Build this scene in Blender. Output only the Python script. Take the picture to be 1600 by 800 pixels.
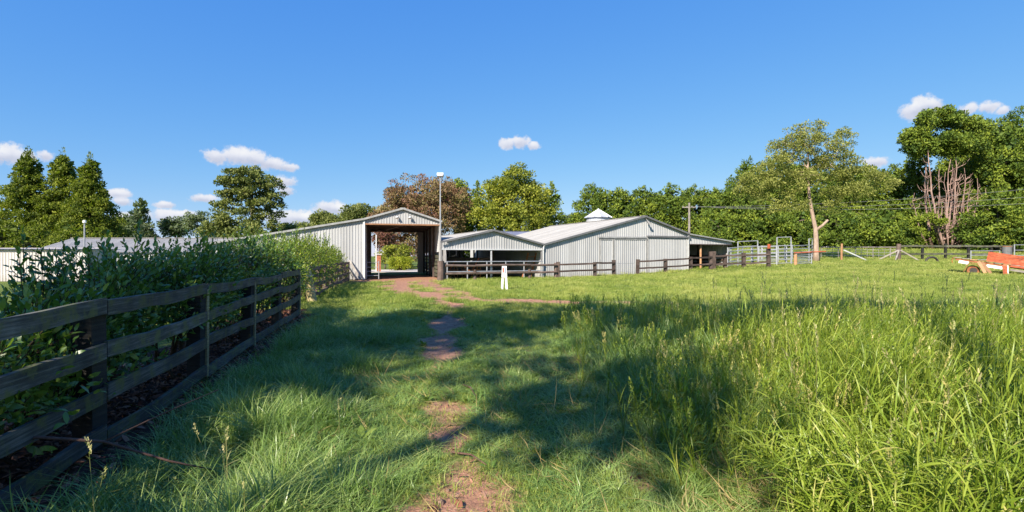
import bpy, math, random
import numpy as np
from mathutils import Vector, Matrix, Euler

# ------------------------------------------------------------------ scene, camera, light
for o in list(bpy.data.objects):
    bpy.data.objects.remove(o)
SC = bpy.context.scene
COL = SC.collection
rng = np.random.default_rng(7)
random.seed(7)
EYE = 1.65

SUN_H = np.array([0.50, 0.866])            # the way the sunlight travels over the ground
SUN_H = SUN_H / np.linalg.norm(SUN_H)
SUN_EL = math.radians(36)

cam_d = bpy.data.cameras.new('camera')
cam_d.sensor_width = 36.0
cam_d.lens = 18.0
cam_d.clip_start = 0.05
cam_d.clip_end = 6000.0
cam = bpy.data.objects.new('camera', cam_d)
cam.location = (0, 0, EYE)
cam.rotation_euler = (math.radians(90), 0, 0)
COL.objects.link(cam)
SC.camera = cam

SC.view_settings.view_transform = 'Standard'
SC.view_settings.look = 'None'
SC.view_settings.exposure = 1.05
SC.view_settings.gamma = 1.0
SC.render.film_transparent = False
try:
    SC.cycles.max_bounces = 8
    SC.cycles.diffuse_bounces = 4
    SC.cycles.transmission_bounces = 5
    SC.cycles.glossy_bounces = 2
    SC.cycles.transparent_max_bounces = 4
    SC.cycles.use_denoising = True
    SC.cycles.sample_clamp_indirect = 6.0
except Exception:
    pass

sun_d = bpy.data.lights.new('sun', 'SUN')
sun_d.energy = 5.0
sun_d.angle = math.radians(0.53)
sun_d.color = (1.0, 0.91, 0.77)
sun = bpy.data.objects.new('sun', sun_d)
travel = Vector((SUN_H[0] * math.cos(SUN_EL), SUN_H[1] * math.cos(SUN_EL), -math.sin(SUN_EL)))
sun.rotation_euler = travel.to_track_quat('-Z', 'Y').to_euler()
sun.location = (-30, -40, 60)
COL.objects.link(sun)


class NT:
    """small helper to write node trees"""
    def __init__(self, tree):
        self.t = tree
        tree.nodes.clear()

    def n(self, typ, ins=None, **props):
        nd = self.t.nodes.new(typ)
        for k, v in props.items():
            setattr(nd, k, v)
        for k, v in (ins or {}).items():
            s = nd.inputs[k]
            if isinstance(v, bpy.types.NodeSocket):
                self.t.links.new(v, s)
            elif isinstance(v, bpy.types.Node):
                self.t.links.new(v.outputs[0], s)
            else:
                s.default_value = v
        return nd

    def m(self, op, a, b=0.0, c=None, clamp=False):
        ins = {0: a, 1: b}
        if c is not None:
            ins[2] = c
        return self.n('ShaderNodeMath', ins, operation=op, use_clamp=clamp).outputs[0]

    def vm(self, op, a, b=(0, 0, 0)):
        nd = self.n('ShaderNodeVectorMath', {0: a, 1: b}, operation=op)
        return nd.outputs[1] if op in ('LENGTH', 'DOT_PRODUCT', 'DISTANCE') else nd.outputs[0]

    def ramp(self, f, stops, interp='LINEAR'):
        nd = self.n('ShaderNodeValToRGB', {0: f})
        cr = nd.color_ramp
        cr.interpolation = interp
        while len(cr.elements) < len(stops):
            cr.elements.new(0.5)
        for e, (p, c) in zip(cr.elements, stops):
            e.position = p
            e.color = (c[0], c[1], c[2], 1) if not isinstance(c, (int, float)) else (c, c, c, 1)
        return nd.outputs[0]

    def mix(self, f, a, b, blend='MIX'):
        nd = self.n('ShaderNodeMix', data_type='RGBA', blend_type=blend)
        for k, v in ((0, f), (6, a), (7, b)):
            if isinstance(v, bpy.types.NodeSocket):
                self.t.links.new(v, nd.inputs[k])
            elif isinstance(v, tuple):
                nd.inputs[k].default_value = v if len(v) == 4 else (*v, 1)
            else:
                nd.inputs[k].default_value = v
        return nd.outputs[2]

    def maprange(self, v, a, b, c, d, kind='LINEAR'):
        return self.n('ShaderNodeMapRange', {0: v, 1: a, 2: b, 3: c, 4: d}, interpolation_type=kind).outputs[0]

    def noise(self, vec, scale, detail=4, rough=0.55, dist=0.0, dim='3D'):
        nd = self.n('ShaderNodeTexNoise', {'Scale': scale, 'Detail': detail, 'Roughness': rough, 'Distortion': dist}, noise_dimensions=dim)
        if vec is not None:
            self.t.links.new(vec, nd.inputs['Vector'])
        return nd.outputs[0]


# ------------------------------------------------------------------ sky with fair-weather cumulus
W = bpy.data.worlds.new('World')
SC.world = W
W.use_nodes = True
w = NT(W.node_tree)
sky = w.n('ShaderNodeTexSky', sky_type='NISHITA')
sky.sun_disc = False
sky.sun_elevation = SUN_EL
sky.sun_rotation = math.atan2(-SUN_H[0], -SUN_H[1])
sky.altitude = 300
sky.air_density = 1.0
sky.dust_density = 0.1
sky.ozone_density = 2.2
SKY_STRENGTH = 0.12
EXPO = 2 ** 1.05
srgb = w.n('ShaderNodeSeparateColor', {0: sky.outputs[0]}).outputs
k_ = 1.0 / (SKY_STRENGTH * EXPO)                 # deeper, bluer air than the model's: one gain and one gamma per channel
graded = w.n('ShaderNodeCombineColor', {0: w.m('MULTIPLY', w.m('POWER', srgb[0], 1.04), 0.078 * k_),
                                        1: w.m('MULTIPLY', w.m('POWER', srgb[1], 0.62), 0.205 * k_),
                                        2: w.m('MULTIPLY', w.m('POWER', srgb[2], 0.19), 0.65 * k_)})
geo = w.n('ShaderNodeTexCoord')
dirv = geo.outputs['Generated']
sep = w.n('ShaderNodeSeparateXYZ', {0: dirv})
dx, dy, dz = sep.outputs
az = w.m('ARCTAN2', dx, dy)                       # azimuth and elevation of the view ray
hlen = w.m('SQRT', w.m('ADD', w.m('MULTIPLY', dx, dx), w.m('MULTIPLY', dy, dy)))
el = w.m('ARCTAN2', dz, hlen)
ae = w.n('ShaderNodeCombineXYZ', {0: az, 1: el, 2: 0.0}).outputs[0]
warp1 = w.noise(dirv, 44.0, 5, 0.62)
warp2 = w.noise(dirv, 120.0, 4, 0.65)
# the puffs of each cloud: (azimuth deg, elevation deg, half width deg, half height deg, thickness)
PUFF = []
def cloud(px, py, puffs, thick):
    for ox, oy, rx, ry in puffs:
        X, Z = (px + ox - 800) / 800.0, (400 - (py + oy)) / 800.0
        a = math.atan(X); e = math.atan(Z * math.cos(a))
        PUFF.append((a, e, rx / 800 * math.cos(a) ** 2, ry / 800 * math.cos(a), thick))
cloud(30, 241, [(-38, 2, 30, 18), (-12, 0, 30, 22), (10, 6, 22, 16), (42, 2, 18, 11)], 1.0)
cloud(390, 248, [(-52, -4, 26, 16), (-22, -5, 32, 17), (8, 0, 34, 18), (36, 8, 34, 13), (62, 14, 22, 9)], 1.0)
cloud(811, 224, [(-18, 0, 18, 12), (2, -2, 20, 13), (22, 4, 15, 8)], 0.95)
cloud(1446, 168, [(-22, 6, 26, 16), (-2, -4, 28, 18), (16, -2, 20, 16)], 1.0)
cloud(1540, 168, [(-26, 2, 24, 12), (4, 0, 28, 12), (28, 4, 18, 9)], 0.9)
cloud(186, 303, [(0, 0, 25, 9), (4, 12, 22, 9)], 1.05)
cloud(258, 320, [(0, 0, 22, 7)], 1.05)
cloud(272, 338, [(-8, 0, 41, 13), (20, -2, 27, 10)], 1.05)
cloud(192, 340, [(0, 0, 25, 10)], 1.05)
cloud(318, 310, [(0, 0, 29, 8)], 1.05)
cloud(440, 284, [(0, 0, 27, 13), (8, 14, 18, 10)], 1.05)
cloud(452, 340, [(0, 0, 52, 14), (36, 2, 31, 10)], 1.05)
cloud(518, 324, [(-4, 0, 27, 13), (14, 4, 20, 10)], 1.05)
cloud(1368, 253, [(0, 0, 27, 10)], 1.05)
mask = None
low = None
for (a, e, rx, ry, th) in PUFF:
    p = w.vm('DIVIDE', w.vm('SUBTRACT', ae, (a, e, 0)), (rx, ry, 1))
    l = w.vm('LENGTH', p)
    f = w.m('SUBTRACT', th, l)                    # th at the middle, falling off outwards
    mask = f if mask is None else w.m('MAXIMUM', mask, f)
    # height inside the puff, weighted towards the puff the ray is in
    hgt = w.n('ShaderNodeSeparateXYZ', {0: p}).outputs[1]
    g = w.m('MULTIPLY', w.m('MAXIMUM', f, 0.0), hgt)
    low = g if low is None else w.m('ADD', low, g)
# the same scattered cumulus carries on all round the horizon beyond the frame
lump = w.noise(w.vm('MULTIPLY', dirv, (1, 1, 2.2)), 5.5, 2, 0.5)
band = w.m('MULTIPLY', w.maprange(el, 0.05, 0.12, 0.0, 1.0), w.maprange(el, 0.45, 0.28, 0.0, 1.0))
away = w.maprange(w.m('ABSOLUTE', az), 1.0, 1.25, 0.0, 1.0)
rest = w.m('SUBTRACT', w.maprange(lump, 0.56, 0.72, -0.3, 0.9), w.m('MULTIPLY_ADD', w.m('MULTIPLY', band, away), -2.0, 2.0))
mask = w.m('MAXIMUM', mask, rest)
inside = w.maprange(mask, -0.55, 0.05, 0.0, 1.0)
edge = w.m('ADD', w.m('MULTIPLY_ADD', warp1, 2.2, -1.1), w.m('MULTIPLY_ADD', warp2, 1.3, -0.65))
dens = w.m('ADD', mask, w.m('MULTIPLY', w.m('MULTIPLY', edge, inside), 0.62))
cov = w.maprange(dens, 0.0, 0.55, 0.0, 1.0, 'SMOOTHSTEP')
shade = w.m('ADD', w.m('MULTIPLY', low, 0.9), w.m('MULTIPLY_ADD', warp1, 0.7, -0.10), clamp=True)
cloud_col = w.ramp(shade, [(0.0, (0.60, 0.64, 0.78)), (0.35, (0.82, 0.84, 0.93)), (0.7, (1.0, 1.0, 1.0))])
bright = w.n('ShaderNodeVectorMath', {0: cloud_col, 'Scale': 0.97 / (SKY_STRENGTH * EXPO)}, operation='SCALE').outputs[0]
skyc = w.mix(w.m('MULTIPLY', cov, 0.96), graded.outputs[0], bright)
bg = w.n('ShaderNodeBackground', {'Color': skyc, 'Strength': SKY_STRENGTH})
w.n('ShaderNodeOutputWorld', {'Surface': bg.outputs[0]})

# ------------------------------------------------------------------ materials
def principled(nt, base, rough=0.7, spec=0.4, metal=0.0, normal=None):
    ins = {'Base Color': base, 'Roughness': rough, 'Metallic': metal, 'Specular IOR Level': spec}
    if normal is not None:
        ins['Normal'] = normal
    return nt.n('ShaderNodeBsdfPrincipled', ins)

def new_mat(name):
    m = bpy.data.materials.new(name)
    m.use_nodes = True
    return m, NT(m.node_tree)

def leaf_mat(name, stops, rough=0.5, spec=0.3, trans=0.35, instancer=False, tip=None):
    """leaves or blades: colour follows a per-leaf 'tint' (0..1)"""
    m, t = new_mat(name)
    a = t.n('ShaderNodeAttribute', attribute_name='tint').outputs['Fac']
    if instancer:
        b = t.n('ShaderNodeAttribute', attribute_name='clump', attribute_type='INSTANCER').outputs['Fac']
        a = t.m('ADD', t.m('MULTIPLY', a, 0.45), t.m('MULTIPLY', b, 0.55))
    c = t.ramp(a, stops)
    p = principled(t, c, rough, spec)
    c2 = t.mix(0.5, c, (0.22, 0.30, 0.02), 'MIX')
    c2 = t.mix(1.0, c2, (1.15, 1.25, 0.8), 'MULTIPLY')
    tr = t.n('ShaderNodeBsdfTranslucent', {'Color': c2})
    mx = t.n('ShaderNodeMixShader', {0: trans, 1: p.outputs[0], 2: tr.outputs[0]})
    t.n('ShaderNodeOutputMaterial', {'Surface': mx.outputs[0]})
    return m

def plain_mat(name, a, b, scale=6.0, rough=0.75, spec=0.3, metal=0.0, bump=0.25, stretch=(1, 1, 1), vary=0.0, c=None):
    """two or three colours mixed by noise, with fine relief; vary shifts the value per object"""
    m, t = new_mat(name)
    co = t.n('ShaderNodeTexCoord').outputs['Object']
    v = t.vm('MULTIPLY', co, stretch)
    n1 = t.noise(v, scale, 6, 0.62)
    n2 = t.noise(v, scale * 6.3, 4, 0.6)
    f = t.m('ADD', t.m('MULTIPLY', n1, 0.65), t.m('MULTIPLY', n2, 0.35))
    st = [(0.36, a), (0.62, b)] if c is None else [(0.36, a), (0.52, b), (0.66, c)]
    col = t.ramp(f, st)
    if vary:
        r = t.n('ShaderNodeObjectInfo').outputs['Random']
        k = t.m('MULTIPLY_ADD', r, 2 * vary, 1 - vary)
        col = t.n('ShaderNodeVectorMath', {0: col, 'Scale': k}, operation='SCALE').outputs[0]
    bm = t.n('ShaderNodeBump', {'Strength': bump, 'Distance': 0.02, 'Height': f})
    p = principled(t, col, rough, spec, metal, bm.outputs[0])
    t.n('ShaderNodeOutputMaterial', {'Surface': p.outputs[0]})
    return m

def timber_mat(name, dark, mid, pale, moss=None, mossamt=0.0):
    """sawn timber: grain runs along the longest axis; stored as the UV-less 'grain' attribute (metres along the board)"""
    m, t = new_mat(name)
    co = t.n('ShaderNodeTexCoord').outputs['Object']
    al = t.n('ShaderNodeAttribute', attribute_name='grain').outputs['Fac']
    sp = t.n('ShaderNodeSeparateXYZ', {0: co})
    v = t.n('ShaderNodeCombineXYZ', {0: t.m('MULTIPLY', al, 1.3), 1: t.m('MULTIPLY', sp.outputs[2], 34.0), 2: t.m('MULTIPLY', sp.outputs[0], 3.0)}).outputs[0]
    g = t.noise(v, 1.6, 7, 0.65, 0.4)
    big = t.noise(co, 2.2, 5, 0.6)
    f = t.m('ADD', t.m('MULTIPLY', g, 0.6), t.m('MULTIPLY', big, 0.4))
    col = t.ramp(f, [(0.36, dark), (0.5, mid), (0.66, pale)])
    if moss:
        mk = t.maprange(t.noise(co, 5.5, 6, 0.7), 0.62 - mossamt, 0.74 - mossamt, 0.0, 0.85)
        col = t.mix(mk, col, moss)
    r = t.n('ShaderNodeObjectInfo').outputs['Random']
    col = t.n('ShaderNodeVectorMath', {0: col, 'Scale': t.m('MULTIPLY_ADD', r, 0.5, 0.75)}, operation='SCALE').outputs[0]
    bm = t.n('ShaderNodeBump', {'Strength': 0.5, 'Distance': 0.01, 'Height': g})
    p = principled(t, col, 0.72, 0.35, 0.0, bm.outputs[0])
    t.n('ShaderNodeOutputMaterial', {'Surface': p.outputs[0]})
    return m

def steel_mat(name, base, dirt, rough=0.45, metal=0.35, streak=0.35):
    """weathered coated steel cladding: faint rain streaks, dust low down"""
    m, t = new_mat(name)
    co = t.n('ShaderNodeTexCoord').outputs['Object']
    st = t.noise(t.vm('MULTIPLY', co, (5.0, 5.0, 0.35)), 1.0, 5, 0.6)
    pt = t.noise(co, 0.8, 5, 0.6)
    f = t.maprange(t.m('ADD', t.m('MULTIPLY', st, 0.6), t.m('MULTIPLY', pt, 0.4)), 0.42, 0.72, 0.0, streak)
    zz = t.n('ShaderNodeSeparateXYZ', {0: co}).outputs[2]
    splash = t.maprange(t.m('SUBTRACT', zz, t.m('MULTIPLY', t.noise(co, 3.5, 5, 0.65), 0.9)), -0.45, 0.15, 0.75, 0.0)
    f = t.m('MAXIMUM', f, splash)
    col = t.mix(f, base, dirt)
    r = t.n('ShaderNodeObjectInfo').outputs['Random']
    col = t.n('ShaderNodeVectorMath', {0: col, 'Scale': t.m('MULTIPLY_ADD', r, 0.20, 0.88)}, operation='SCALE').outputs[0]
    p = principled(t, col, rough, 0.4, metal)
    t.n('ShaderNodeOutputMaterial', {'Surface': p.outputs[0]})
    return m

M = {}
M['steel_wall'] = steel_mat('grey_steel_cladding', (0.43, 0.43, 0.435), (0.29, 0.28, 0.27), 0.5, 0.15, 0.45)
M['steel_roof'] = steel_mat('zinc_roof_sheet', (0.37, 0.36, 0.345), (0.25, 0.23, 0.205), 0.6, 0.05, 0.6)
M['steel_white'] = steel_mat('pale_steel_cladding', (0.54, 0.50, 0.48), (0.40, 0.35, 0.32), 0.5, 0.1, 0.4)
M['steel_blue'] = steel_mat('blue_grey_roof', (0.20, 0.22, 0.33), (0.16, 0.17, 0.24), 0.4, 0.2, 0.4)
M['steel_silo'] = steel_mat('pale_silo_steel', (0.56, 0.57, 0.60), (0.42, 0.42, 0.43), 0.4, 0.3, 0.4)
M['trim_dark'] = plain_mat('dark_steel_trim', (0.10, 0.10, 0.105), (0.16, 0.16, 0.165), 3, 0.5, 0.4)
M['trim_pale'] = plain_mat('pale_steel_trim', (0.46, 0.47, 0.48), (0.54, 0.55, 0.56), 3, 0.5, 0.4)
M['trim_rust'] = plain_mat('rust_brown_lintel', (0.20, 0.10, 0.05), (0.30, 0.16, 0.09), 4, 0.8, 0.2)
M['galv'] = plain_mat('galvanised_pipe', (0.27, 0.28, 0.30), (0.43, 0.44, 0.46), 4, 0.45, 0.5, 0.4, 0.05)
M['pole'] = plain_mat('weathered_pole', (0.20, 0.20, 0.20), (0.33, 0.33, 0.33), 3, 0.6, 0.4)
M['white'] = plain_mat('white_paint', (0.72, 0.72, 0.72), (0.82, 0.82, 0.81), 5, 0.5, 0.4, 0, 0.05)
M['red'] = plain_mat('red_marker', (0.42, 0.05, 0.03), (0.55, 0.08, 0.05), 5, 0.5)
M['slate'] = plain_mat('slate_marker', (0.20, 0.24, 0.34), (0.28, 0.32, 0.42), 5, 0.5)
M['rust_orange'] = plain_mat('rusted_orange_steel', (0.13, 0.045, 0.03), (0.42, 0.095, 0.042), 3.2, 0.8, 0.2, 0, 0.3, (1, 1, 2.5), 0, (0.36, 0.17, 0.10))
M['rust_brown'] = plain_mat('rusted_brown_steel', (0.16, 0.06, 0.03), (0.36, 0.15, 0.07), 5.0, 0.85, 0.2, 0, 0.3)
M['rubber'] = plain_mat('old_rubber', (0.03, 0.028, 0.027), (0.07, 0.06, 0.055), 6, 0.8, 0.3)
M['concrete'] = plain_mat('pale_concrete', (0.42, 0.38, 0.34), (0.55, 0.50, 0.45), 3, 0.85, 0.2)
M['brick'] = plain_mat('red_brick', (0.30, 0.10, 0.06), (0.42, 0.17, 0.10), 9, 0.85, 0.2, 0, 0.2, (1, 1, 1), 0.2)
M['black_timber'] = timber_mat('black_stained_board', (0.016, 0.016, 0.015), (0.058, 0.057, 0.050), (0.19, 0.18, 0.155), (0.105, 0.11, 0.03), 0.14)
M['black_post'] = timber_mat('black_stained_post', (0.008, 0.008, 0.009), (0.022, 0.021, 0.020), (0.06, 0.05, 0.035), (0.11, 0.085, 0.02), 0.02)
M['tan_timber'] = timber_mat('bare_tan_timber', (0.16, 0.12, 0.06), (0.30, 0.24, 0.12), (0.46, 0.38, 0.20))
M['grey_timber'] = timber_mat('silvered_timber', (0.10, 0.085, 0.07), (0.21, 0.185, 0.165), (0.36, 0.33, 0.30))
M['brown_timber'] = timber_mat('weathered_brown_timber', (0.05, 0.035, 0.028), (0.115, 0.08, 0.066), (0.22, 0.165, 0.145))
M['dark_brown_timber'] = timber_mat('dark_brown_timber', (0.03, 0.02, 0.017), (0.065, 0.045, 0.038), (0.14, 0.10, 0.085))
M['orange_timber'] = timber_mat('orange_brown_timber', (0.22, 0.11, 0.055), (0.34, 0.18, 0.09), (0.46, 0.28, 0.16))
M['bark'] = plain_mat('grey_brown_bark', (0.05, 0.038, 0.028), (0.15, 0.12, 0.10), 4, 0.9, 0.2, 0, 0.6, (3, 3, 0.6))
M['bark_pale'] = plain_mat('pale_pinkish_bark', (0.22, 0.15, 0.11), (0.44, 0.33, 0.26), 3, 0.9, 0.2, 0, 0.6, (3, 3, 0.6))
M['bark_dead'] = plain_mat('reddish_dead_wood', (0.15, 0.08, 0.065), (0.38, 0.27, 0.23), 2, 0.9, 0.2, 0, 0.4, (3, 3, 0.5))
M['stem_dark'] = plain_mat('dark_shrub_stem', (0.03, 0.02, 0.012), (0.09, 0.06, 0.035), 8, 0.9, 0.2)
M['twig'] = plain_mat('red_brown_twig', (0.07, 0.035, 0.025), (0.16, 0.09, 0.07), 8, 0.8, 0.3)

# foliage colours (tint 0 dark .. 1 pale)
M['lf_cypress'] = leaf_mat('golden_cypress_leaf', [(0, (0.050, 0.078, 0.011)), (0.5, (0.135, 0.170, 0.019)), (1, (0.27, 0.29, 0.032))], 0.6, 0.2, 0.25)
M['lf_macro'] = leaf_mat('dark_cypress_leaf', [(0, (0.050, 0.090, 0.013)), (0.5, (0.130, 0.180, 0.018)), (1, (0.235, 0.275, 0.030))], 0.6, 0.2, 0.10)
M['lf_deep'] = leaf_mat('deep_green_conifer_leaf', [(0, (0.030, 0.062, 0.011)), (0.5, (0.098, 0.146, 0.017)), (1, (0.225, 0.270, 0.030))], 0.6, 0.2, 0.08)
M['lf_pine'] = leaf_mat('pine_needle', [(0, (0.069, 0.094, 0.027)), (0.5, (0.144, 0.169, 0.044)), (1, (0.237, 0.250, 0.069))], 0.6, 0.2, 0.2)
M['lf_far'] = leaf_mat('blue_green_leaf', [(0, (0.060, 0.084, 0.048)), (0.5, (0.120, 0.156, 0.078)), (1, (0.192, 0.228, 0.108))], 0.6, 0.2, 0.2)
M['lf_copper'] = leaf_mat('copper_leaf', [(0, (0.13, 0.05, 0.04)), (0.35, (0.19, 0.10, 0.062)), (0.7, (0.23, 0.155, 0.075)), (1, (0.27, 0.23, 0.09))], 0.6, 0.2, 0.15)
M['lf_lime'] = leaf_mat('yellow_green_leaf', [(0, (0.085, 0.117, 0.016)), (0.5, (0.215, 0.240, 0.029)), (1, (0.377, 0.370, 0.046))], 0.55, 0.25, 0.3)
M['lf_olive'] = leaf_mat('olive_leaf', [(0, (0.115, 0.130, 0.030)), (0.5, (0.225, 0.240, 0.055)), (1, (0.36, 0.36, 0.10))], 0.55, 0.25, 0.3)
M['lf_laurel'] = leaf_mat('laurel_leaf', [(0, (0.035, 0.080, 0.018)), (0.5, (0.075, 0.155, 0.026)), (0.85, (0.15, 0.24, 0.04)), (1, (0.28, 0.33, 0.06))], 0.32, 0.5, 0.25)
M['lf_laurel_lit'] = leaf_mat('sunlit_laurel_leaf', [(0, (0.06, 0.11, 0.014)), (0.5, (0.15, 0.22, 0.022)), (1, (0.30, 0.34, 0.04))], 0.38, 0.45, 0.3)  # paler copy of the laurel leaf, sunlight put into its colour
M['lf_privet'] = leaf_mat('yellow_shrub_leaf', [(0, (0.14, 0.18, 0.012)), (0.5, (0.27, 0.31, 0.02)), (1, (0.42, 0.42, 0.04))], 0.5, 0.3, 0.3)
M['grass'] = leaf_mat('pasture_blade', [(0, (0.13, 0.195, 0.035)), (0.4, (0.26, 0.325, 0.06)), (0.75, (0.41, 0.43, 0.115)), (1, (0.58, 0.49, 0.22))], 0.5, 0.3, 0.35, True)
M['grass_lush'] = leaf_mat('lush_blade', [(0, (0.10, 0.19, 0.045)), (0.5, (0.215, 0.325, 0.075)), (0.85, (0.37, 0.44, 0.14)), (1, (0.56, 0.51, 0.25))], 0.38, 0.55, 0.35, True)
M['grass_tall'] = leaf_mat('tall_blade', [(0, (0.09, 0.16, 0.015)), (0.5, (0.205, 0.285, 0.026)), (0.85, (0.33, 0.38, 0.055)), (1, (0.52, 0.44, 0.16))], 0.42, 0.4, 0.35, True)
M['straw'] = leaf_mat('dry_straw', [(0, (0.20, 0.13, 0.05)), (0.5, (0.38, 0.29, 0.13)), (1, (0.50, 0.42, 0.22))], 0.7, 0.2, 0.25, True)
M['stone'] = plain_mat('red_brown_clod', (0.14, 0.08, 0.055), (0.32, 0.21, 0.16), 9, 0.95, 0.15)
M['weed'] = leaf_mat('broad_weed_leaf', [(0, (0.05, 0.11, 0.02)), (0.5, (0.11, 0.19, 0.03)), (1, (0.22, 0.27, 0.05))], 0.5, 0.35, 0.3, True)
M['litter'] = leaf_mat('fallen_leaf', [(0, (0.06, 0.022, 0.015)), (0.5, (0.22, 0.09, 0.055)), (1, (0.42, 0.23, 0.16))], 0.8, 0.2, 0.05, True)

# ------------------------------------------------------------------ numpy noise and the lie of the land
_perm = np.random.default_rng(3).random((256, 256))
def vnoise(x, y, s):
    x = np.asarray(x, float) * s + 1000.0; y = np.asarray(y, float) * s + 1000.0
    xi = np.floor(x).astype(int); yi = np.floor(y).astype(int)
    fx = x - xi; fy = y - yi
    fx = fx * fx * (3 - 2 * fx); fy = fy * fy * (3 - 2 * fy)
    g = lambda a, b: _perm[a % 256, b % 256]
    return (g(xi, yi) * (1 - fx) + g(xi + 1, yi) * fx) * (1 - fy) + (g(xi, yi + 1) * (1 - fx) + g(xi + 1, yi + 1) * fx) * fy
def fbm(x, y, s, o=3):
    v = 0; a = 0.5; tot = 0
    for k in range(o):
        v = v + a * vnoise(x + 17 * k, y - 11 * k, s); tot += a
        a *= 0.5; s *= 2.1
    return v / tot
def sstep(a, b, x):
    t = np.clip((np.asarray(x, float) - a) / (b - a), 0, 1)
    return t * t * (3 - 2 * t)

RUT_A = np.array([(-9.4, 42), (-7.6, 35), (-5.2, 24.5), (-2.9, 20.0), (-1.9, 16.5), (-1.35, 9.6), (-1.0, 6.3), (-0.45, 4.4), (-0.2, 3.4), (0.0, 0.5)])
RUT_B = np.array([(-7.6, 42), (-6.2, 35), (-3.4, 25.0), (-1.3, 20.0), (-0.3, 16.5), (0.2, 9.6), (0.42, 6.3), (0.85, 4.4), (1.0, 3.4), (1.2, 0.5)])
CROSS = np.array([(-3.4, 21.0), (-1.0, 19.4), (1.0, 18.4), (4.2, 18.0), (6.0, 17.2)])
FENCE_P = np.array([(-2.35, 0.0), (-3.1, 3.1), (-5.77, 13.9)])

def dist_line(x, y, line):
    best = np.full(np.shape(x), 1e9)
    for (ax, ay), (bx, by) in zip(line[:-1], line[1:]):
        ux, uy = bx - ax, by - ay
        t = np.clip(((x - ax) * ux + (y - ay) * uy) / (ux * ux + uy * uy), 0, 1)
        best = np.minimum(best, np.hypot(x - ax - t * ux, y - ay - t * uy))
    return best

def height(x, y):
    x = np.asarray(x, float); y = np.asarray(y, float)
    g = sstep(1.0, 31.0, x)
    h = np.interp(y, [0, 18, 34, 52, 60, 75, 95, 160], [0, 0.03, 0.60, 1.12, 1.55, 2.75, 3.4, 3.8])
    return g * h

def dirt_amount(x, y):
    x = np.asarray(x, float); y = np.asarray(y, float)
    n = fbm(x, y, 0.9, 4); n2 = fbm(x + 50, y, 2.7, 3)
    a = 1.30 - dist_line(x, y, RUT_A) / (0.42 + 0.55 * sstep(14, 26, y)) + (n - 0.5) * 2.9 - 0.35 * (1 - sstep(16, 26, y))
    b = 1.05 - dist_line(x, y, RUT_B) / (0.36 + 0.5 * sstep(14, 26, y)) + (n2 - 0.5) * 2.6 - 0.95 * (1 - sstep(16, 26, y))
    c = 1.1 - dist_line(x, y, CROSS) / 0.7 + (n - 0.5) * 2.2
    near = (0.95 - np.hypot((x + 0.20) / 0.55, (y - 3.5) / 1.5)) + (n - 0.5) * 2.0
    yard = np.where((y > 33), 1.6 - np.hypot((x + 7.9) / 2.7, (y - 38.0) / 4.5) , -1)
    f = dist_line(x, y, FENCE_P)
    left = (FENCE_P[1][0] - (y - 3.1) * 0.247) - x      # > 0 beyond the fence
    bed = np.where(y < 15.5, np.where(left > 0, 1.15 - np.maximum(left - 1.2, 0) / 0.6, 1.0 - f / 0.55) + (n - 0.5) * 1.2, -1)
    track = np.clip(np.maximum.reduce([a, b, c, near, yard]), 0, 1)
    return track, np.clip(bed, 0, 1)
# ------------------------------------------------------------------ builders
def wloc(o):
    v = Vector((0, 0, 0))
    while o is not None:
        v += o.location
        o = o.parent
    return v

def tag(o, label=None, cat=None, group=None, kind=None):
    if label: o['label'] = label
    if cat: o['category'] = cat
    if group: o['group'] = group
    if kind: o['kind'] = kind
    return o

def thing(name, label, cat, loc, group=None):
    o = bpy.data.objects.new(name, None)
    o.empty_display_size = 0.3
    o.location = loc
    COL.objects.link(o)
    return tag(o, label, cat, group)

def link_mesh(name, me, mat, parent=None):
    o = bpy.data.objects.new(name, me)
    if mat is not None and len(me.materials) == 0:
        me.materials.append(mat)
    if parent is not None:
        o.parent = parent
    COL.objects.link(o)
    return o

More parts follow.
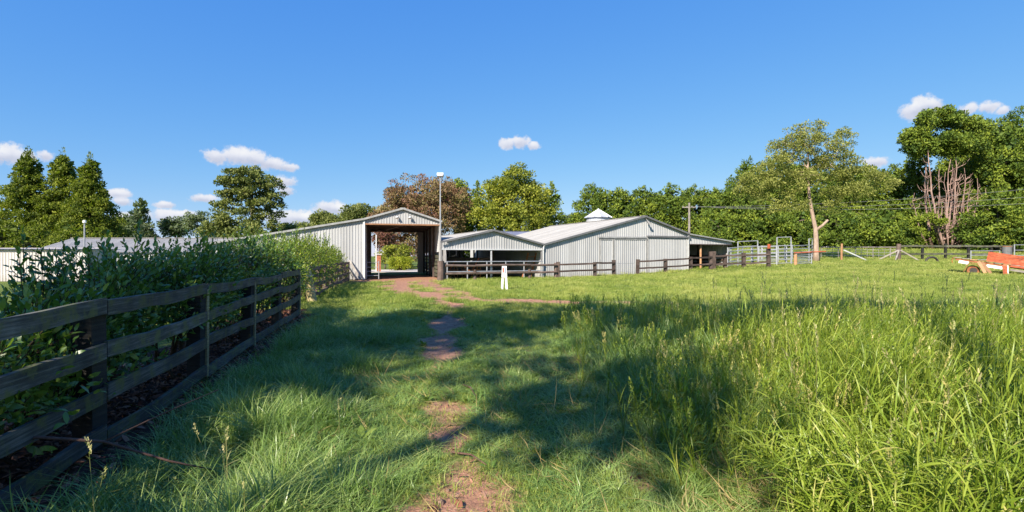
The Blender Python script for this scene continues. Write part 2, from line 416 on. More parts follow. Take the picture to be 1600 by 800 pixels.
class MB:
    """collects shapes given in world metres; build() links them as ONE mesh object"""
    def __init__(self):
        self.v = []; self.f = []; self.g = []
    def add(self, vs, fs, grain=None):
        b = len(self.v)
        self.v += [tuple(p) for p in vs]
        self.f += [tuple(b + i for i in f) for f in fs]
        self.g += list(grain) if grain is not None else [p[0] * 0.6 + p[1] * 0.8 for p in vs]
        return self
    def box(self, c, sx, sy, sz, ax=(1, 0, 0), ay=(0, 1, 0), az=(0, 0, 1)):
        c = Vector(c); ax = Vector(ax) * sx / 2; ay = Vector(ay) * sy / 2; az = Vector(az) * sz / 2
        vs = [c + ax * i + ay * j + az * k for i in (-1, 1) for j in (-1, 1) for k in (-1, 1)]
        return self.add(vs, [(0, 1, 3, 2), (4, 6, 7, 5), (0, 4, 5, 1), (2, 3, 7, 6), (0, 2, 6, 4), (1, 5, 7, 3)])
    def beam(self, p0, p1, wd, ht, up=(0, 0, 1), segs=1, jit=0.0, sag=0.0):
        """a board or post of section wd x ht from p0 to p1"""
        p0 = Vector(p0); p1 = Vector(p1)
        d = (p1 - p0); L = d.length; d.normalize()
        s = d.cross(Vector(up))
        if s.length < 1e-4:
            s = d.cross(Vector((0, 1, 0)))
        s.normalize(); u = s.cross(d).normalized()
        vs = []; gr = []
        r = random.uniform(0, 40)
        for k in range(segs + 1):
            t = k / segs
            c = p0 + d * (L * t) + Vector((0, 0, -sag * 4 * t * (1 - t)))
            if 0 < k < segs:
                c = c + u * random.uniform(-jit, jit) + s * random.uniform(-jit, jit) * .5
            for (i, j) in ((-1, -1), (1, -1), (1, 1), (-1, 1)):
                q = c + s * (i * wd / 2 + random.uniform(-jit, jit) * .3) + u * (j * ht / 2 + random.uniform(-jit, jit) * .5)
                vs.append(q); gr.append(r + L * t)
        fs = [(3, 2, 1, 0), tuple(4 * segs + i for i in range(4))]
        for k in range(segs):
            for i in range(4):
                a = 4 * k + i; b = 4 * k + (i + 1) % 4
                fs.append((a, b, b + 4, a + 4))
        return self.add(vs, fs, gr)
    def tube(self, pts, rad, n=6, cap=True):
        pts = [Vector(p) for p in pts]
        if not hasattr(rad, '__len__'):
            rad = [rad] * len(pts)
        vs = []; gr = []; L = 0; r0 = random.uniform(0, 40)
        ref = None
        for k, p in enumerate(pts):
            d = (pts[min(k + 1, len(pts) - 1)] - pts[max(k - 1, 0)])
            d = d.normalized() if d.length > 1e-9 else Vector((0, 0, 1))
            if ref is None:
                ref = d.cross(Vector((0.31, 0.87, 0.38))).normalized()
            s = (ref - d * ref.dot(d)).normalized(); ref = s
            t = d.cross(s)
            if k: L += (p - pts[k - 1]).length
            for i in range(n):
                a = 2 * math.pi * i / n
                vs.append(p + (s * math.cos(a) + t * math.sin(a)) * rad[k]); gr.append(r0 + L)
        fs = []
        for k in range(len(pts) - 1):
            for i in range(n):
                a = n * k + i; b = n * k + (i + 1) % n
                fs.append((a, b, b + n, a + n))
        if cap:
            fs.append(tuple(range(n - 1, -1, -1))); fs.append(tuple(n * (len(pts) - 1) + i for i in range(n)))
        return self.add(vs, fs, gr)
    def build(self, name, mat, parent=None, smooth=False, **tags):
        off = wloc(parent) if parent is not None else Vector((0, 0, 0))
        me = bpy.data.meshes.new(name)
        me.from_pydata([(x - off.x, y - off.y, z - off.z) for x, y, z in self.v], [], self.f)
        at = me.attributes.new('grain', 'FLOAT', 'POINT')
        at.data.foreach_set('value', np.array(self.g, dtype=np.float32))
        if smooth:
            me.polygons.foreach_set('use_smooth', np.ones(len(me.polygons), dtype=bool))
        me.update()
        o = link_mesh(name, me, mat, parent)
        return tag(o, **tags) if tags else o

def np_mesh(name, verts, quads, tint=None, tri=False):
    """mesh from numpy arrays: verts (N,3), faces (K,4) or (K,3)"""
    me = bpy.data.meshes.new(name)
    nv, nf = len(verts), len(quads)
    k = quads.shape[1]
    me.vertices.add(nv)
    me.vertices.foreach_set('co', np.ascontiguousarray(verts, dtype=np.float32).ravel())
    me.loops.add(nf * k)
    me.loops.foreach_set('vertex_index', np.ascontiguousarray(quads, dtype=np.int32).ravel())
    me.polygons.add(nf)
    me.polygons.foreach_set('loop_start', np.arange(0, nf * k, k, dtype=np.int32))
    if tint is not None:
        a = me.attributes.new('tint', 'FLOAT', 'POINT')
        a.data.foreach_set('value', np.ascontiguousarray(tint, dtype=np.float32))
    me.update(calc_edges=True)
    return me

def norm(a):
    return a / np.maximum(np.linalg.norm(a, axis=1, keepdims=True), 1e-9)

def leaf_quads(pos, dirn, nrm, L, Wd, tint, fold=0.12):
    """each leaf a pointed, slightly folded blade of two triangles"""
    d = norm(dirn); s = norm(np.cross(d, nrm)); n = np.cross(s, d)
    L = L[:, None]; Wd = Wd[:, None]
    a = pos
    b = pos + d * L * 0.45 + s * Wd * 0.5 + n * L * fold
    c = pos + d * L
    e = pos + d * L * 0.45 - s * Wd * 0.5 + n * L * fold
    v = np.stack([a, b, c, e], 1).reshape(-1, 3)
    k = len(pos)
    base = np.arange(k)[:, None] * 4
    q = np.concatenate([base + np.array([[0, 1, 2]]), base + np.array([[0, 2, 3]])], 0)
    return v, q, np.repeat(tint, 4)

def crown_mesh(name, r, centers, radii, count, size, ratio=0.55, up=0.3, tint=None, tspread=0.25, shell=0.35, hang=0.0, face=0.7, rough=0.6):
    """leaf sprays spread through a set of clumps (world metres)"""
    K = len(centers)
    cnt = np.maximum(1, (count if hasattr(count, '__len__') else np.full(K, count))).astype(int)
    idx = np.repeat(np.arange(K), cnt)
    N = len(idx)
    q = norm(r.normal(size=(N, 3)) + np.array([0, 0, 0.25]))
    rad = r.random(N) ** shell
    pos = centers[idx] + q * radii[idx] * rad[:, None]
    d = q * (0.9 if face < 1 else 0.5) + r.normal(size=(N, 3)) * 0.55 + np.array([0, 0, up])
    d[:, 2] -= hang
    nr = norm(q * face + r.normal(size=(N, 3)) * rough + np.array([0, 0, 0.45]))
    L = size * r.uniform(0.65, 1.35, N)
    if tint is None:
        tint = r.uniform(0.2, 0.8, K)
    tt = np.clip(tint[idx] + r.normal(size=N) * tspread * 0.6, 0, 1)
    return leaf_quads(pos, d, nr, L, L * ratio, tt)

def emit_crown(name, parts, mat, parent):
    off = np.array(wloc(parent))
    v = np.concatenate([p[0] for p in parts]) - off
    q = []; b = 0
    for p in parts:
        q.append(p[1] + b); b += len(p[0])
    t = np.concatenate([p[2] for p in parts])
    me = np_mesh(name, v, np.concatenate(q), t)
    o = link_mesh(name, me, mat, parent)
    return o

def limbs(base, top, centers, r, r0, mb, lean=0.35, n=6, tipr=0.03, trunk_pts=None, maxlimbs=400, wob=0.06):
    """a tapered trunk, and a curved limb to each clump from the nearest wood below it"""
    base = np.array(base, float); top = np.array(top, float)
    if trunk_pts is None:
        k = 9
        ts = np.linspace(0, 1, k)
        H = np.linalg.norm(top - base)
        wb = np.cumsum(r.normal(size=(k, 2)), 0) * wob * H * 0.1
        wb -= wb[0]; wb = wb - np.outer(ts, wb[-1]) * 0.3
        trunk_pts = base + np.outer(ts, top - base); trunk_pts[:, :2] += wb
    k = len(trunk_pts)
    rad = np.linspace(1, 0.28, k) * r0
    rad[0] *= 1.45
    mb.tube([tuple(p) for p in trunk_pts], list(rad), 9)
    nodes = list(trunk_pts[k // 3:]); nrad = list(rad[k // 3:])
    order = np.argsort(np.linalg.norm(centers - trunk_pts[-1], axis=1))
    for i in order[:maxlimbs]:
        c = centers[i]
        nd = np.array(nodes)
        dv = c - nd
        dist = np.linalg.norm(dv, axis=1)
        cost = dist + np.where(dv[:, 2] < dist * lean * 0.6, 1.2 * (dist * lean * 0.6 - dv[:, 2]), 0)
        j = int(np.argmin(cost))
        a = nodes[j]; L = dist[j]
        ra = min(nrad[j] * 0.62, 0.035 + 0.022 * L + 0.01)
        m1 = a + (c - a) * 0.4 + np.array([0, 0, -0.05 * L]) + r.normal(size=3) * 0.06 * L
        m2 = a + (c - a) * 0.72 + np.array([0, 0, 0.03 * L]) + r.normal(size=3) * 0.05 * L
        ra = max(ra, tipr * 1.2)
        mb.tube([tuple(a), tuple(m1), tuple(m2), tuple(c)], [ra, ra * 0.8, ra * 0.6, max(tipr * .6, ra * 0.35)], n if L > 1 else 4, False)
        nodes += [m1, m2, c]; nrad += [ra * 0.8, ra * 0.6, ra * 0.4]
    return trunk_pts

def X(b, d):
    """metres to the right at distance d for column b in image pixels"""
    return (b - 800.0) / 800.0 * d
def Z(e, d):
    return EYE + (400.0 - e) / 800.0 * d
def gz(x, y):
    return float(height(x, y))

# ------------------------------------------------------------------ ground
def build_ground():
    def axis(fine0, fine1, step, out, grow):
        a = list(np.arange(fine0, fine1 + 1e-6, step))
        s = step
        while a[-1] < out:
            s *= grow; a.append(a[-1] + s)
        s = step
        lo = [fine0]
        while lo[-1] > -out:
            s *= grow; lo.append(lo[-1] - s)
        return np.array(lo[:0:-1] + a)
    xs = axis(-9, 14, 0.16, 2600, 1.13)
    ys = axis(-1, 26, 0.16, 2600, 1.13)
    gx, gy = np.meshgrid(xs, ys)
    x = gx.ravel(); y = gy.ravel()
    tr, bed = dirt_amount(x, y)
    z = height(x, y)
    near = 1 - sstep(30, 60, np.hypot(x, y))
    z = z + near * ((fbm(x, y, 1.1, 4) - 0.5) * 0.10 - tr * 0.05 + bed * 0.02)
    z = z - (1 - near) * 0.02
    nx, ny = len(xs), len(ys)
    i, j = np.meshgrid(np.arange(nx - 1), np.arange(ny - 1))
    a = (j * nx + i).ravel()
    q = np.stack([a, a + 1, a + nx + 1, a + nx], 1)
    me = np_mesh('ground', np.stack([x, y, z], 1), q)
    for nm, val in (('dirt', tr), ('bed', bed)):
        at = me.attributes.new(nm, 'FLOAT', 'POINT')
        at.data.foreach_set('value', val.astype(np.float32))
    me.polygons.foreach_set('use_smooth', np.ones(len(me.polygons), dtype=bool))
    m, t = new_mat('pasture_and_bare_earth')
    co = t.n('ShaderNodeTexCoord').outputs['Object']
    d = t.n('ShaderNodeAttribute', attribute_name='dirt').outputs['Fac']
    b = t.n('ShaderNodeAttribute', attribute_name='bed').outputs['Fac']
    n1 = t.noise(co, 1.4, 6, 0.6); n2 = t.noise(co, 9.0, 6, 0.65); n3 = t.noise(co, 46.0, 4, 0.6)
    g = t.ramp(t.m('ADD', t.m('MULTIPLY', n1, 0.4), t.m('MULTIPLY', n2, 0.6)), [(0.3, (0.045, 0.075, 0.018)), (0.5, (0.10, 0.14, 0.025)), (0.72, (0.19, 0.20, 0.045))])
    e = t.ramp(t.m('ADD', t.m('MULTIPLY', n2, 0.55), t.m('MULTIPLY', n3, 0.45)), [(0.3, (0.12, 0.065, 0.045)), (0.5, (0.33, 0.17, 0.11)), (0.7, (0.50, 0.31, 0.21))])
    l = t.ramp(t.m('ADD', t.m('MULTIPLY', n2, 0.4), t.m('MULTIPLY', n3, 0.6)), [(0.35, (0.014, 0.008, 0.007)), (0.52, (0.06, 0.028, 0.020)), (0.68, (0.15, 0.075, 0.052))])
    df = t.maprange(t.m('ADD', d, t.m('MULTIPLY_ADD', n2, 0.7, -0.35)), 0.15, 0.5, 0.0, 1.0, 'SMOOTHSTEP')
    bf = t.maprange(t.m('ADD', b, t.m('MULTIPLY_ADD', n2, 0.6, -0.3)), 0.2, 0.5, 0.0, 1.0, 'SMOOTHSTEP')
    col = t.mix(bf, t.mix(df, g, e), l)
    bm = t.n('ShaderNodeBump', {'Strength': 0.8, 'Distance': 0.03, 'Height': t.m('ADD', n2, t.m('MULTIPLY', n3, 0.6))})
    p = principled(t, col, 0.95, 0.15, 0.0, bm.outputs[0])
    t.n('ShaderNodeOutputMaterial', {'Surface': p.outputs[0]})
    o = link_mesh('ground', me, m)
    tag(o, 'green pasture with a worn red-brown dirt track across it', 'ground', kind='structure')
    return xs, ys, z.reshape(ny, nx)
GX, GY, GZ = build_ground()
def surf(x, y):
    """height of the ground mesh itself"""
    x = np.asarray(x, float); y = np.asarray(y, float)
    i = np.clip(np.searchsorted(GX, x) - 1, 0, len(GX) - 2); j = np.clip(np.searchsorted(GY, y) - 1, 0, len(GY) - 2)
    fx = (x - GX[i]) / (GX[i + 1] - GX[i]); fy = (y - GY[j]) / (GY[j + 1] - GY[j])
    return (GZ[j, i] * (1 - fx) + GZ[j, i + 1] * fx) * (1 - fy) + (GZ[j + 1, i] * (1 - fx) + GZ[j + 1, i + 1] * fx) * fy
def S(x, y):
    return float(surf(x, y))

# ------------------------------------------------------------------ ribbed steel sheets
def rib_cols(a0, a1, pitch, cuts=()):
    """positions along the sheet and how proud each stands: flat pan with narrow ribs"""
    out = []
    a = a0
    n = max(1, round((a1 - a0) / pitch))
    p = (a1 - a0) / n
    for k in range(n):
        s = a0 + k * p
        out += [(s, 0.0), (s + p * 0.62, 0.0), (s + p * 0.72, 1.0), (s + p * 0.88, 1.0)]
    out.append((a1, 0.0))
    for c in cuts:
        if a0 + 1e-3 < c < a1 - 1e-3:
            pr = np.interp(c, [o[0] for o in out], [o[1] for o in out])
            out.append((c, float(pr)))
    return sorted(out)

def sheets(name, parent, a0, a1, lo, hi, P, mat, width=0.76, pitch=0.19, depth=0.03, cuts=(), skip=None):
    """clads from a0 to a1 in sheets, each an object: P(a, t, off) gives the point; lo(a), hi(a) the two ends"""
    n = max(1, round((a1 - a0) / width))
    out = []
    for k in range(n):
        s0 = a0 + (a1 - a0) * k / n; s1 = a0 + (a1 - a0) * (k + 1) / n
        if skip and skip((s0 + s1) / 2):
            continue
        lap = 0.004 * (k % 2)
        cols = rib_cols(s0, s1 - 0.004, pitch, cuts)
        vs = []; fs = []
        for (a, pr) in cols:
            vs.append(P(a, lo(a), pr * depth + lap)); vs.append(P(a, hi(a), pr * depth + lap))
        for i in range(len(cols) - 1):
            fs.append((2 * i, 2 * i + 2, 2 * i + 3, 2 * i + 1))
        out.append(MB().add(vs, fs).build(name, mat, parent))
    return out

class Frame:
    """a building's own axes: u along its front, v to the back"""
    def __init__(self, o, eu):
        self.o = Vector((o[0], o[1], 0)); self.eu = Vector((eu[0], eu[1], 0)).normalized()
        self.ev = Vector((-self.eu.y, self.eu.x, 0))
    def p(self, u, v, z):
        q = self.o + self.eu * u + self.ev * v
        return Vector((q.x, q.y, z))
# ------------------------------------------------------------------ the open-ended machinery shed
F1 = Frame((-10.4, 36.0), (0.968, 0.25))
def r1(u):
    return float(np.interp(u, [-10.2, 0.0, 2.67, 5.36], [2.36, 4.22, 5.02, 4.13]))
sh = thing('machinery_shed', 'tall open-ended grey steel shed with a drive-through doorway beside the leafy fence', 'shed', F1.p(2.6, 0, 0))
wallP = lambda F, v0: (lambda a, t, off: F.p(a, v0 - off, t))
sheets('wall_sheet', sh, -10.0, 0.0, lambda a: 0.02, r1, wallP(F1, 0), M['steel_wall'], cuts=())
sheets('gable_sheet', sh, 0.04, 5.34, lambda a: 3.92, r1, wallP(F1, -0.004), M['steel_wall'], cuts=(2.67,))
# inner side walls
sheets('side_wall_sheet', sh, 0.1, 12.0, lambda a: 0.05, lambda a: 4.15, lambda a, t, off: F1.p(0.06 + off, a, t), M['steel_wall'])
sheets('side_wall_sheet', sh, 0.1, 12.0, lambda a: 1.95, lambda a: 4.08, lambda a, t, off: F1.p(5.30 - off, a, t), M['steel_wall'])
sheets('end_wall_sheet', sh, 4.55, 5.30, lambda a: 0.05, lambda a: 4.05, lambda a, t, off: F1.p(a, 11.98 + off, t), M['steel_white'])
sheets('end_gable_sheet', sh, 0.06, 5.30, lambda a: 3.9, lambda a: r1(a) - 0.03, lambda a, t, off: F1.p(a, 12.02 + off, t), M['steel_wall'], cuts=(2.67,))
# roofs: two pitches and the long lean-to
for (u0, u1) in ((-10.2, 0.0), (0.0, 2.67), (5.46, 2.67)):
    sheets('roof_sheet', sh, -0.18, 12.2, lambda a, u=u0: u, lambda a, u=u1: u, lambda a, t, off: F1.p(t, a, r1(t) + 0.03 + off), M['steel_roof'])
MB().beam(F1.p(2.67, -0.2, 5.08), F1.p(2.67, 12.2, 5.08), 0.34, 0.03).build('ridge_cap', M['steel_roof'], sh)
for (u0, u1) in ((-10.2, 0.0), (0.0, 2.67), (2.67, 5.46)):
    MB().beam(F1.p(u0, -0.2, r1(u0) + 0.02), F1.p(u1, -0.2, r1(u1) + 0.02), 0.05, 0.13).build('barge_board', M['pole'], sh)
MB().beam(F1.p(0.0, -0.06, 0), F1.p(0.0, -0.06, 4.15), 0.14, 0.10, up=(0, 1, 0)).build('corner_trim', M['trim_pale'], sh)
MB().beam(F1.p(-0.05, -0.05, 3.90), F1.p(5.38, -0.05, 3.90), 0.10, 0.10).build('lintel', M['trim_rust'], sh)
MB().beam(F1.p(5.33, 0.02, 0), F1.p(5.33, 0.02, 4.1), 0.16, 0.16, up=(0, 1, 0)).build('door_post', M['pole'], sh)
for v in (3.0, 6.0, 9.0, 11.9):
    for u in (0.22, 5.15):
        MB().beam(F1.p(u, v, 0), F1.p(u, v, 4.05), 0.14, 0.14, up=(0, 1, 0)).build('frame_post', M['dark_brown_timber'], sh)
    b = MB(); b.beam(F1.p(0.1, v, 4.06), F1.p(2.67, v, 4.84), 0.08, 0.18); b.beam(F1.p(2.67, v, 4.84), F1.p(5.3, v, 4.0), 0.08, 0.18)
    b.beam(F1.p(0.1, v, 3.98), F1.p(5.3, v, 3.98), 0.08, 0.16)
    b.build('roof_truss', M['dark_brown_timber'], sh)
for k, z in enumerate((0.22, 0.50, 0.78, 1.06, 1.34, 1.62)):
    for v0, v1 in ((0.15, 6.0), (6.02, 11.9)):
        MB().beam(F1.p(5.22, v0, z), F1.p(5.22, v1, z), 0.04, 0.22, segs=3, jit=0.01).build('side_board', M['black_timber'], sh)
for u in (2.25, 3.15):
    c = F1.p(u, -0.22, 4.48)
    lamp = MB(); lamp.tube([F1.p(u, 0, 4.55), F1.p(u, -0.16, 4.55), c], [0.025, 0.025, 0.06], 6)
    lo_ = lamp.build('gable_lamp', M['trim_dark'], sh)
    MB().tube([c, c + Vector((0.02, -0.05, -0.14))], [0.07, 0.12], 8).build('lamp_shade', M['trim_pale'], lo_)

def leaning(name, label, p0, p1, w_, t_, mat, group=None):
    o = MB().beam(p0, p1, w_, t_, up=(0, -1, 0.3), segs=3, jit=0.004).build(name, mat)
    return tag(o, label, 'plank', group)
leaning('leaning_plank', 'longer grey plank leaning on the shed wall beside the end of the brown fence', F1.p(-1.0, -0.18, 1.35), F1.p(-0.2, -0.75, 0.02), 0.16, 0.04, M['grey_timber'], 'planks leaning on the shed')
leaning('leaning_plank', 'shorter grey plank leaning low on the shed wall beside the longer plank', F1.p(-1.15, -0.15, 0.95), F1.p(-0.62, -0.60, 0.02), 0.13, 0.04, M['grey_timber'], 'planks leaning on the shed')
# steel hurdle just inside the doorway
hg = thing('stock_hurdle', 'short grey steel hurdle standing inside the left edge of the shed doorway', 'gate', F1.p(0.55, 0.5, 0))
for u in (0.15, 1.0):
    MB().tube([F1.p(u, 0.5, 0), F1.p(u, 0.5, 1.3)], 0.035, 6).build('post', M['galv'], hg)
for z in (0.25, 0.55, 0.85, 1.2):
    MB().tube([F1.p(0.15, 0.5, z), F1.p(1.0, 0.5, z)], 0.02, 6).build('rail', M['galv'], hg)
# beyond the far doorway: paving, brick pier, pipe post, clipped yellow shrub
apron = MB(); q = [F1.p(-2.6, 16, 0.02), F1.p(9.0, 16, 0.02), F1.p(9.0, 26, 0.02), F1.p(-2.6, 26, 0.02)]
apron.add(q + [p - Vector((0, 0, 0.3)) for p in q], [(0, 1, 2, 3), (0, 4, 5, 1), (1, 5, 6, 2), (2, 6, 7, 3), (3, 7, 4, 0)])
tag(apron.build('concrete_pavement', M['concrete']), 'pale concrete apron seen through the shed behind the clipped shrub', 'pavement', kind='structure')
pier = thing('brick_pier', 'red brick pier with a flat cap seen through the shed doorway', 'pier', F1.p(0.95, 17.5, 0))
for k in range(20):
    z = 0.05 + k * 0.086
    for s in range(2):
        if k % 2: MB().box(F1.p(0.95 + (s - .5) * 0.235, 17.5, z + 0.038), 0.225, 0.46, 0.076, F1.eu, F1.ev).build('brick', M['brick'], pier)
        else: MB().box(F1.p(0.95, 17.5 + (s - .5) * 0.235, z + 0.038), 0.46, 0.225, 0.076, F1.eu, F1.ev).build('brick', M['brick'], pier)
MB().box(F1.p(0.95, 17.5, 0.87), 0.41, 0.41, 1.72, F1.eu, F1.ev).build('mortar_core', M['concrete'], pier)
MB().box(F1.p(0.95, 17.5, 1.82), 0.62, 0.62, 0.10, F1.eu, F1.ev).build('cap', M['concrete'], pier)
tag(MB().tube([F1.p(0.72, 16.4, 0), F1.p(0.72, 16.4, 3.8)], 0.05, 8).build('pipe_post', M['white']), 'thin white pipe post seen through the shed above the brick pier', 'post')

# ------------------------------------------------------------------ the barn, its lean-to and the low gabled stable between
F2 = Frame((2.36, 39.0), (0.908, 0.42))
def r2(u):
    return float(np.interp(u, [-8.1, -4.14, 0.0, 9.65, 14.4, 19.9], [2.58, 3.50, 2.50, 4.95, 3.58, 2.96]))
ba = thing('barn', 'large pale grey steel barn with sliding doors in its gable end', 'barn', F2.p(7, 0, 0))
sheets('wall_sheet', ba, 0.0, 14.4, lambda a: -0.1, r2, wallP(F2, 0), M['steel_wall'], cuts=(9.65,))
sheets('side_wall_sheet', ba, 0.0, 16.0, lambda a: -0.1, lambda a: 2.46, lambda a, t, off: F2.p(0.02 - off, a, t), M['steel_wall'])
sheets('side_wall_sheet', ba, 0.0, 16.0, lambda a: -0.1, lambda a: 3.5, lambda a, t, off: F2.p(14.38 + off, a, t), M['steel_wall'])
sheets('end_wall_sheet', ba, 0.0, 14.4, lambda a: -0.1, lambda a: r2(a) - 0.03, lambda a, t, off: F2.p(a, 16 + off, t), M['steel_wall'], cuts=(9.65,))
for (u0, u1) in ((0.02, 9.65), (14.45, 9.65)):
    sheets('roof_sheet', ba, -0.2, 16.2, lambda a, u=u0: u, lambda a, u=u1: u, lambda a, t, off: F2.p(t, a, r2(t) + 0.03 + off), M['steel_roof'])
MB().beam(F2.p(9.65, -0.2, 5.02), F2.p(9.65, 16.2, 5.02), 0.36, 0.03).build('ridge_cap', M['steel_roof'], ba)
for (u0, u1) in ((0.0, 9.65), (9.65, 14.45)):
    MB().beam(F2.p(u0, -0.22, r2(u0) + 0.02), F2.p(u1, -0.22, r2(u1) + 0.02), 0.05, 0.14).build('barge_board', M['trim_dark'], ba)
for u in (0.0, 14.4):
    MB().beam(F2.p(u, -0.05, 0), F2.p(u, -0.05, r2(u) - 0.1), 0.10, 0.08, up=(0, 1, 0)).build('corner_trim', M['trim_pale'], ba)
MB().beam(F2.p(5.0, -0.12, 3.14), F2.p(9.8, -0.12, 3.20), 0.10, 0.12).build('door_track', M['pole'], ba)
MB().beam(F2.p(9.86, -0.15, 3.30), F2.p(14.6, -0.15, 3.30), 0.12, 0.14).build('door_track', M['trim_dark'], ba)
def door(u0, u1, z1, proud):
    f = MB()
    for u in (u0 + .03, u1 - .03):
        f.beam(F2.p(u, -proud - .035, 0.06), F2.p(u, -proud - .035, z1), 0.06, 0.05, up=(0, 1, 0))
    f.beam(F2.p(u0 + .06, -proud - .035, z1 - .03), F2.p(u1 - .06, -proud - .035, z1 - .03), 0.05, 0.06)
    d = f.build('sliding_door', M['pole'], ba)
    sheets('door_sheet', d, u0 + 0.03, u1 - 0.03, lambda a: 0.06, lambda a: z1 - 0.02, lambda a, t, off: F2.p(a, -proud - off, t), M['steel_wall'])
door(5.15, 6.42, 3.02, 0.05)
door(6.48, 9.80, 3.06, 0.06)
door(9.92, 14.25, 3.20, 0.07)
c = F2.p(9.75, -0.35, 4.55)
fl = MB().tube([F2.p(9.7, 0, 4.75), F2.p(9.7, -0.2, 4.75), c], [0.03, 0.03, 0.04], 6).build('gable_lamp', M['trim_dark'], ba)
MB().tube([c + Vector((-.06, 0.02, 0.06)), c + Vector((0.14, -0.06, -0.22))], [0.06, 0.13], 8).build('lamp_shade', M['trim_dark'], fl)

lt = thing('lean_to', 'open lean-to shelter on the right side of the barn beside the cattle yards', 'shelter', F2.p(17, 0, 0))
sheets('roof_sheet', lt, -0.2, 15.5, lambda a: 14.48, lambda a: 19.9, lambda a, t, off: F2.p(t, a, r2(t) + 0.0 + off), M['steel_roof'])
sheets('header_sheet', lt, 14.46, 19.75, lambda a: 2.70, lambda a: r2(a) - 0.04, wallP(F2, 0.01), M['steel_wall'])
MB().beam(F2.p(14.5, -0.22, r2(14.5)), F2.p(19.9, -0.22, r2(19.9)), 0.05, 0.10).build('barge_board', M['pole'], lt)
MB().beam(F2.p(14.5, -0.03, 2.68), F2.p(19.8, -0.03, 2.68), 0.08, 0.08).build('header_beam', M['dark_brown_timber'], lt)
sheets('end_wall_sheet', lt, 14.46, 19.7, lambda a: 0.0, lambda a: r2(a) - 0.08, lambda a, t, off: F2.p(a, 12 + off, t), M['steel_wall'])
sheets('side_wall_sheet', lt, 0.4, 12.0, lambda a: 0.0, lambda a: 2.88, lambda a, t, off: F2.p(19.68 - off, a, t), M['steel_wall'])
MB().tube([F2.p(16.2, 0.25, 0.1), F2.p(16.2, 0.25, 2.66)], 0.09, 8).build('post', M['orange_timber'], lt)
for v in (0.2, 4.0, 8.0, 12.0):
    MB().tube([F2.p(19.6, v, 0.1), F2.p(19.6, v, 2.85)], 0.07, 8).build('post', M['dark_brown_timber'], lt)
for z in (0.6, 0.95, 1.3, 1.65):
    MB().beam(F2.p(19.55, 0.3, z), F2.p(19.55, 12, z), 0.05, 0.16, segs=4, jit=.01).build('side_rail', M['dark_brown_timber'], lt)

MB().tube([F2.p(-0.02, -0.16, 2.42), F2.p(-0.02, -0.16, 2.2), F2.p(-0.02, -0.10, 2.05), F2.p(-0.02, -0.10, 0.05)], 0.045, 8).build('downpipe', M['trim_pale'], ba)
MB().beam(F2.p(14.42, -0.16, 3.50), F2.p(14.42, -0.16, 0.3), 0.05, 0.05, up=(0, 1, 0)).build('downpipe', M['pole'], ba)
stb = thing('stable', 'low gabled open-fronted steel stable between the tall shed and the barn', 'stable', F2.p(-4, 0, 0))
sheets('header_sheet', stb, -8.0, -0.06, lambda a: 2.14, r2, wallP(F2, 0.02), M['steel_wall'], cuts=(-4.14,))
side_u = lambda v: -7.70 + 0.183 * v             # the stable's left side follows the tall shed's wall
for lo_u in (side_u, lambda a: -0.03):
    sheets('roof_sheet', stb, -0.2, 14.0, lo_u, lambda a: -4.14, lambda a, t, off: F2.p(t, a, r2(t) + 0.03 + off), M['steel_roof'])
MB().beam(F2.p(-4.14, -0.2, 3.56), F2.p(-4.14, 14, 3.56), 0.3, 0.03).build('ridge_cap', M['steel_roof'], stb)
for (u0, u1) in ((-8.15, -4.14), (-4.14, -0.03)):
    MB().beam(F2.p(u0, -0.22, r2(u0) + 0.02), F2.p(u1, -0.22, r2(u1) + 0.02), 0.05, 0.13).build('barge_board', M['trim_dark'], stb)
MB().beam(F2.p(-8.0, -0.04, 2.12), F2.p(-0.1, -0.04, 2.12), 0.08, 0.08).build('header_beam', M['trim_pale'], stb)
for u in (-8.0, -4.25, -0.12):
    MB().beam(F2.p(u, 0.03, 0), F2.p(u, 0.03, 2.08), 0.12, 0.12, up=(0, 1, 0)).build('post', M['galv'] if u == -4.25 else M['trim_dark'], stb)
sheets('end_wall_sheet', stb, -5.1, -0.1, lambda a: 0.0, lambda a: r2(a) - 0.05, lambda a, t, off: F2.p(a, 13.9 + off, t), M['steel_wall'], cuts=(-4.14,), skip=lambda u: u > -1.6)
sheets('side_wall_sheet', stb, 0.0, 13.9, lambda a: 0.0, lambda a: 2.5, lambda a, t, off: F2.p(side_u(a) + .04 + off, a, t), M['steel_wall'])
for v in (3.5, 7.0, 10.5):
    for z in (0.35, 0.7, 1.05, 1.4):
        MB().beam(F2.p(side_u(v) + .15, v, z), F2.p(-2.6, v, z), 0.05, 0.24, segs=4, jit=0.01).build('stall_board', M['dark_brown_timber'], stb)
    for u in (side_u(v) + .3, -4.25, -2.6):
        MB().beam(F2.p(u, v + 0.1, 0), F2.p(u, v + 0.1, 3.0 - abs(u + 4.14) * .24), 0.12, 0.12, up=(0, 1, 0)).build('stall_post', M['dark_brown_timber'], stb)
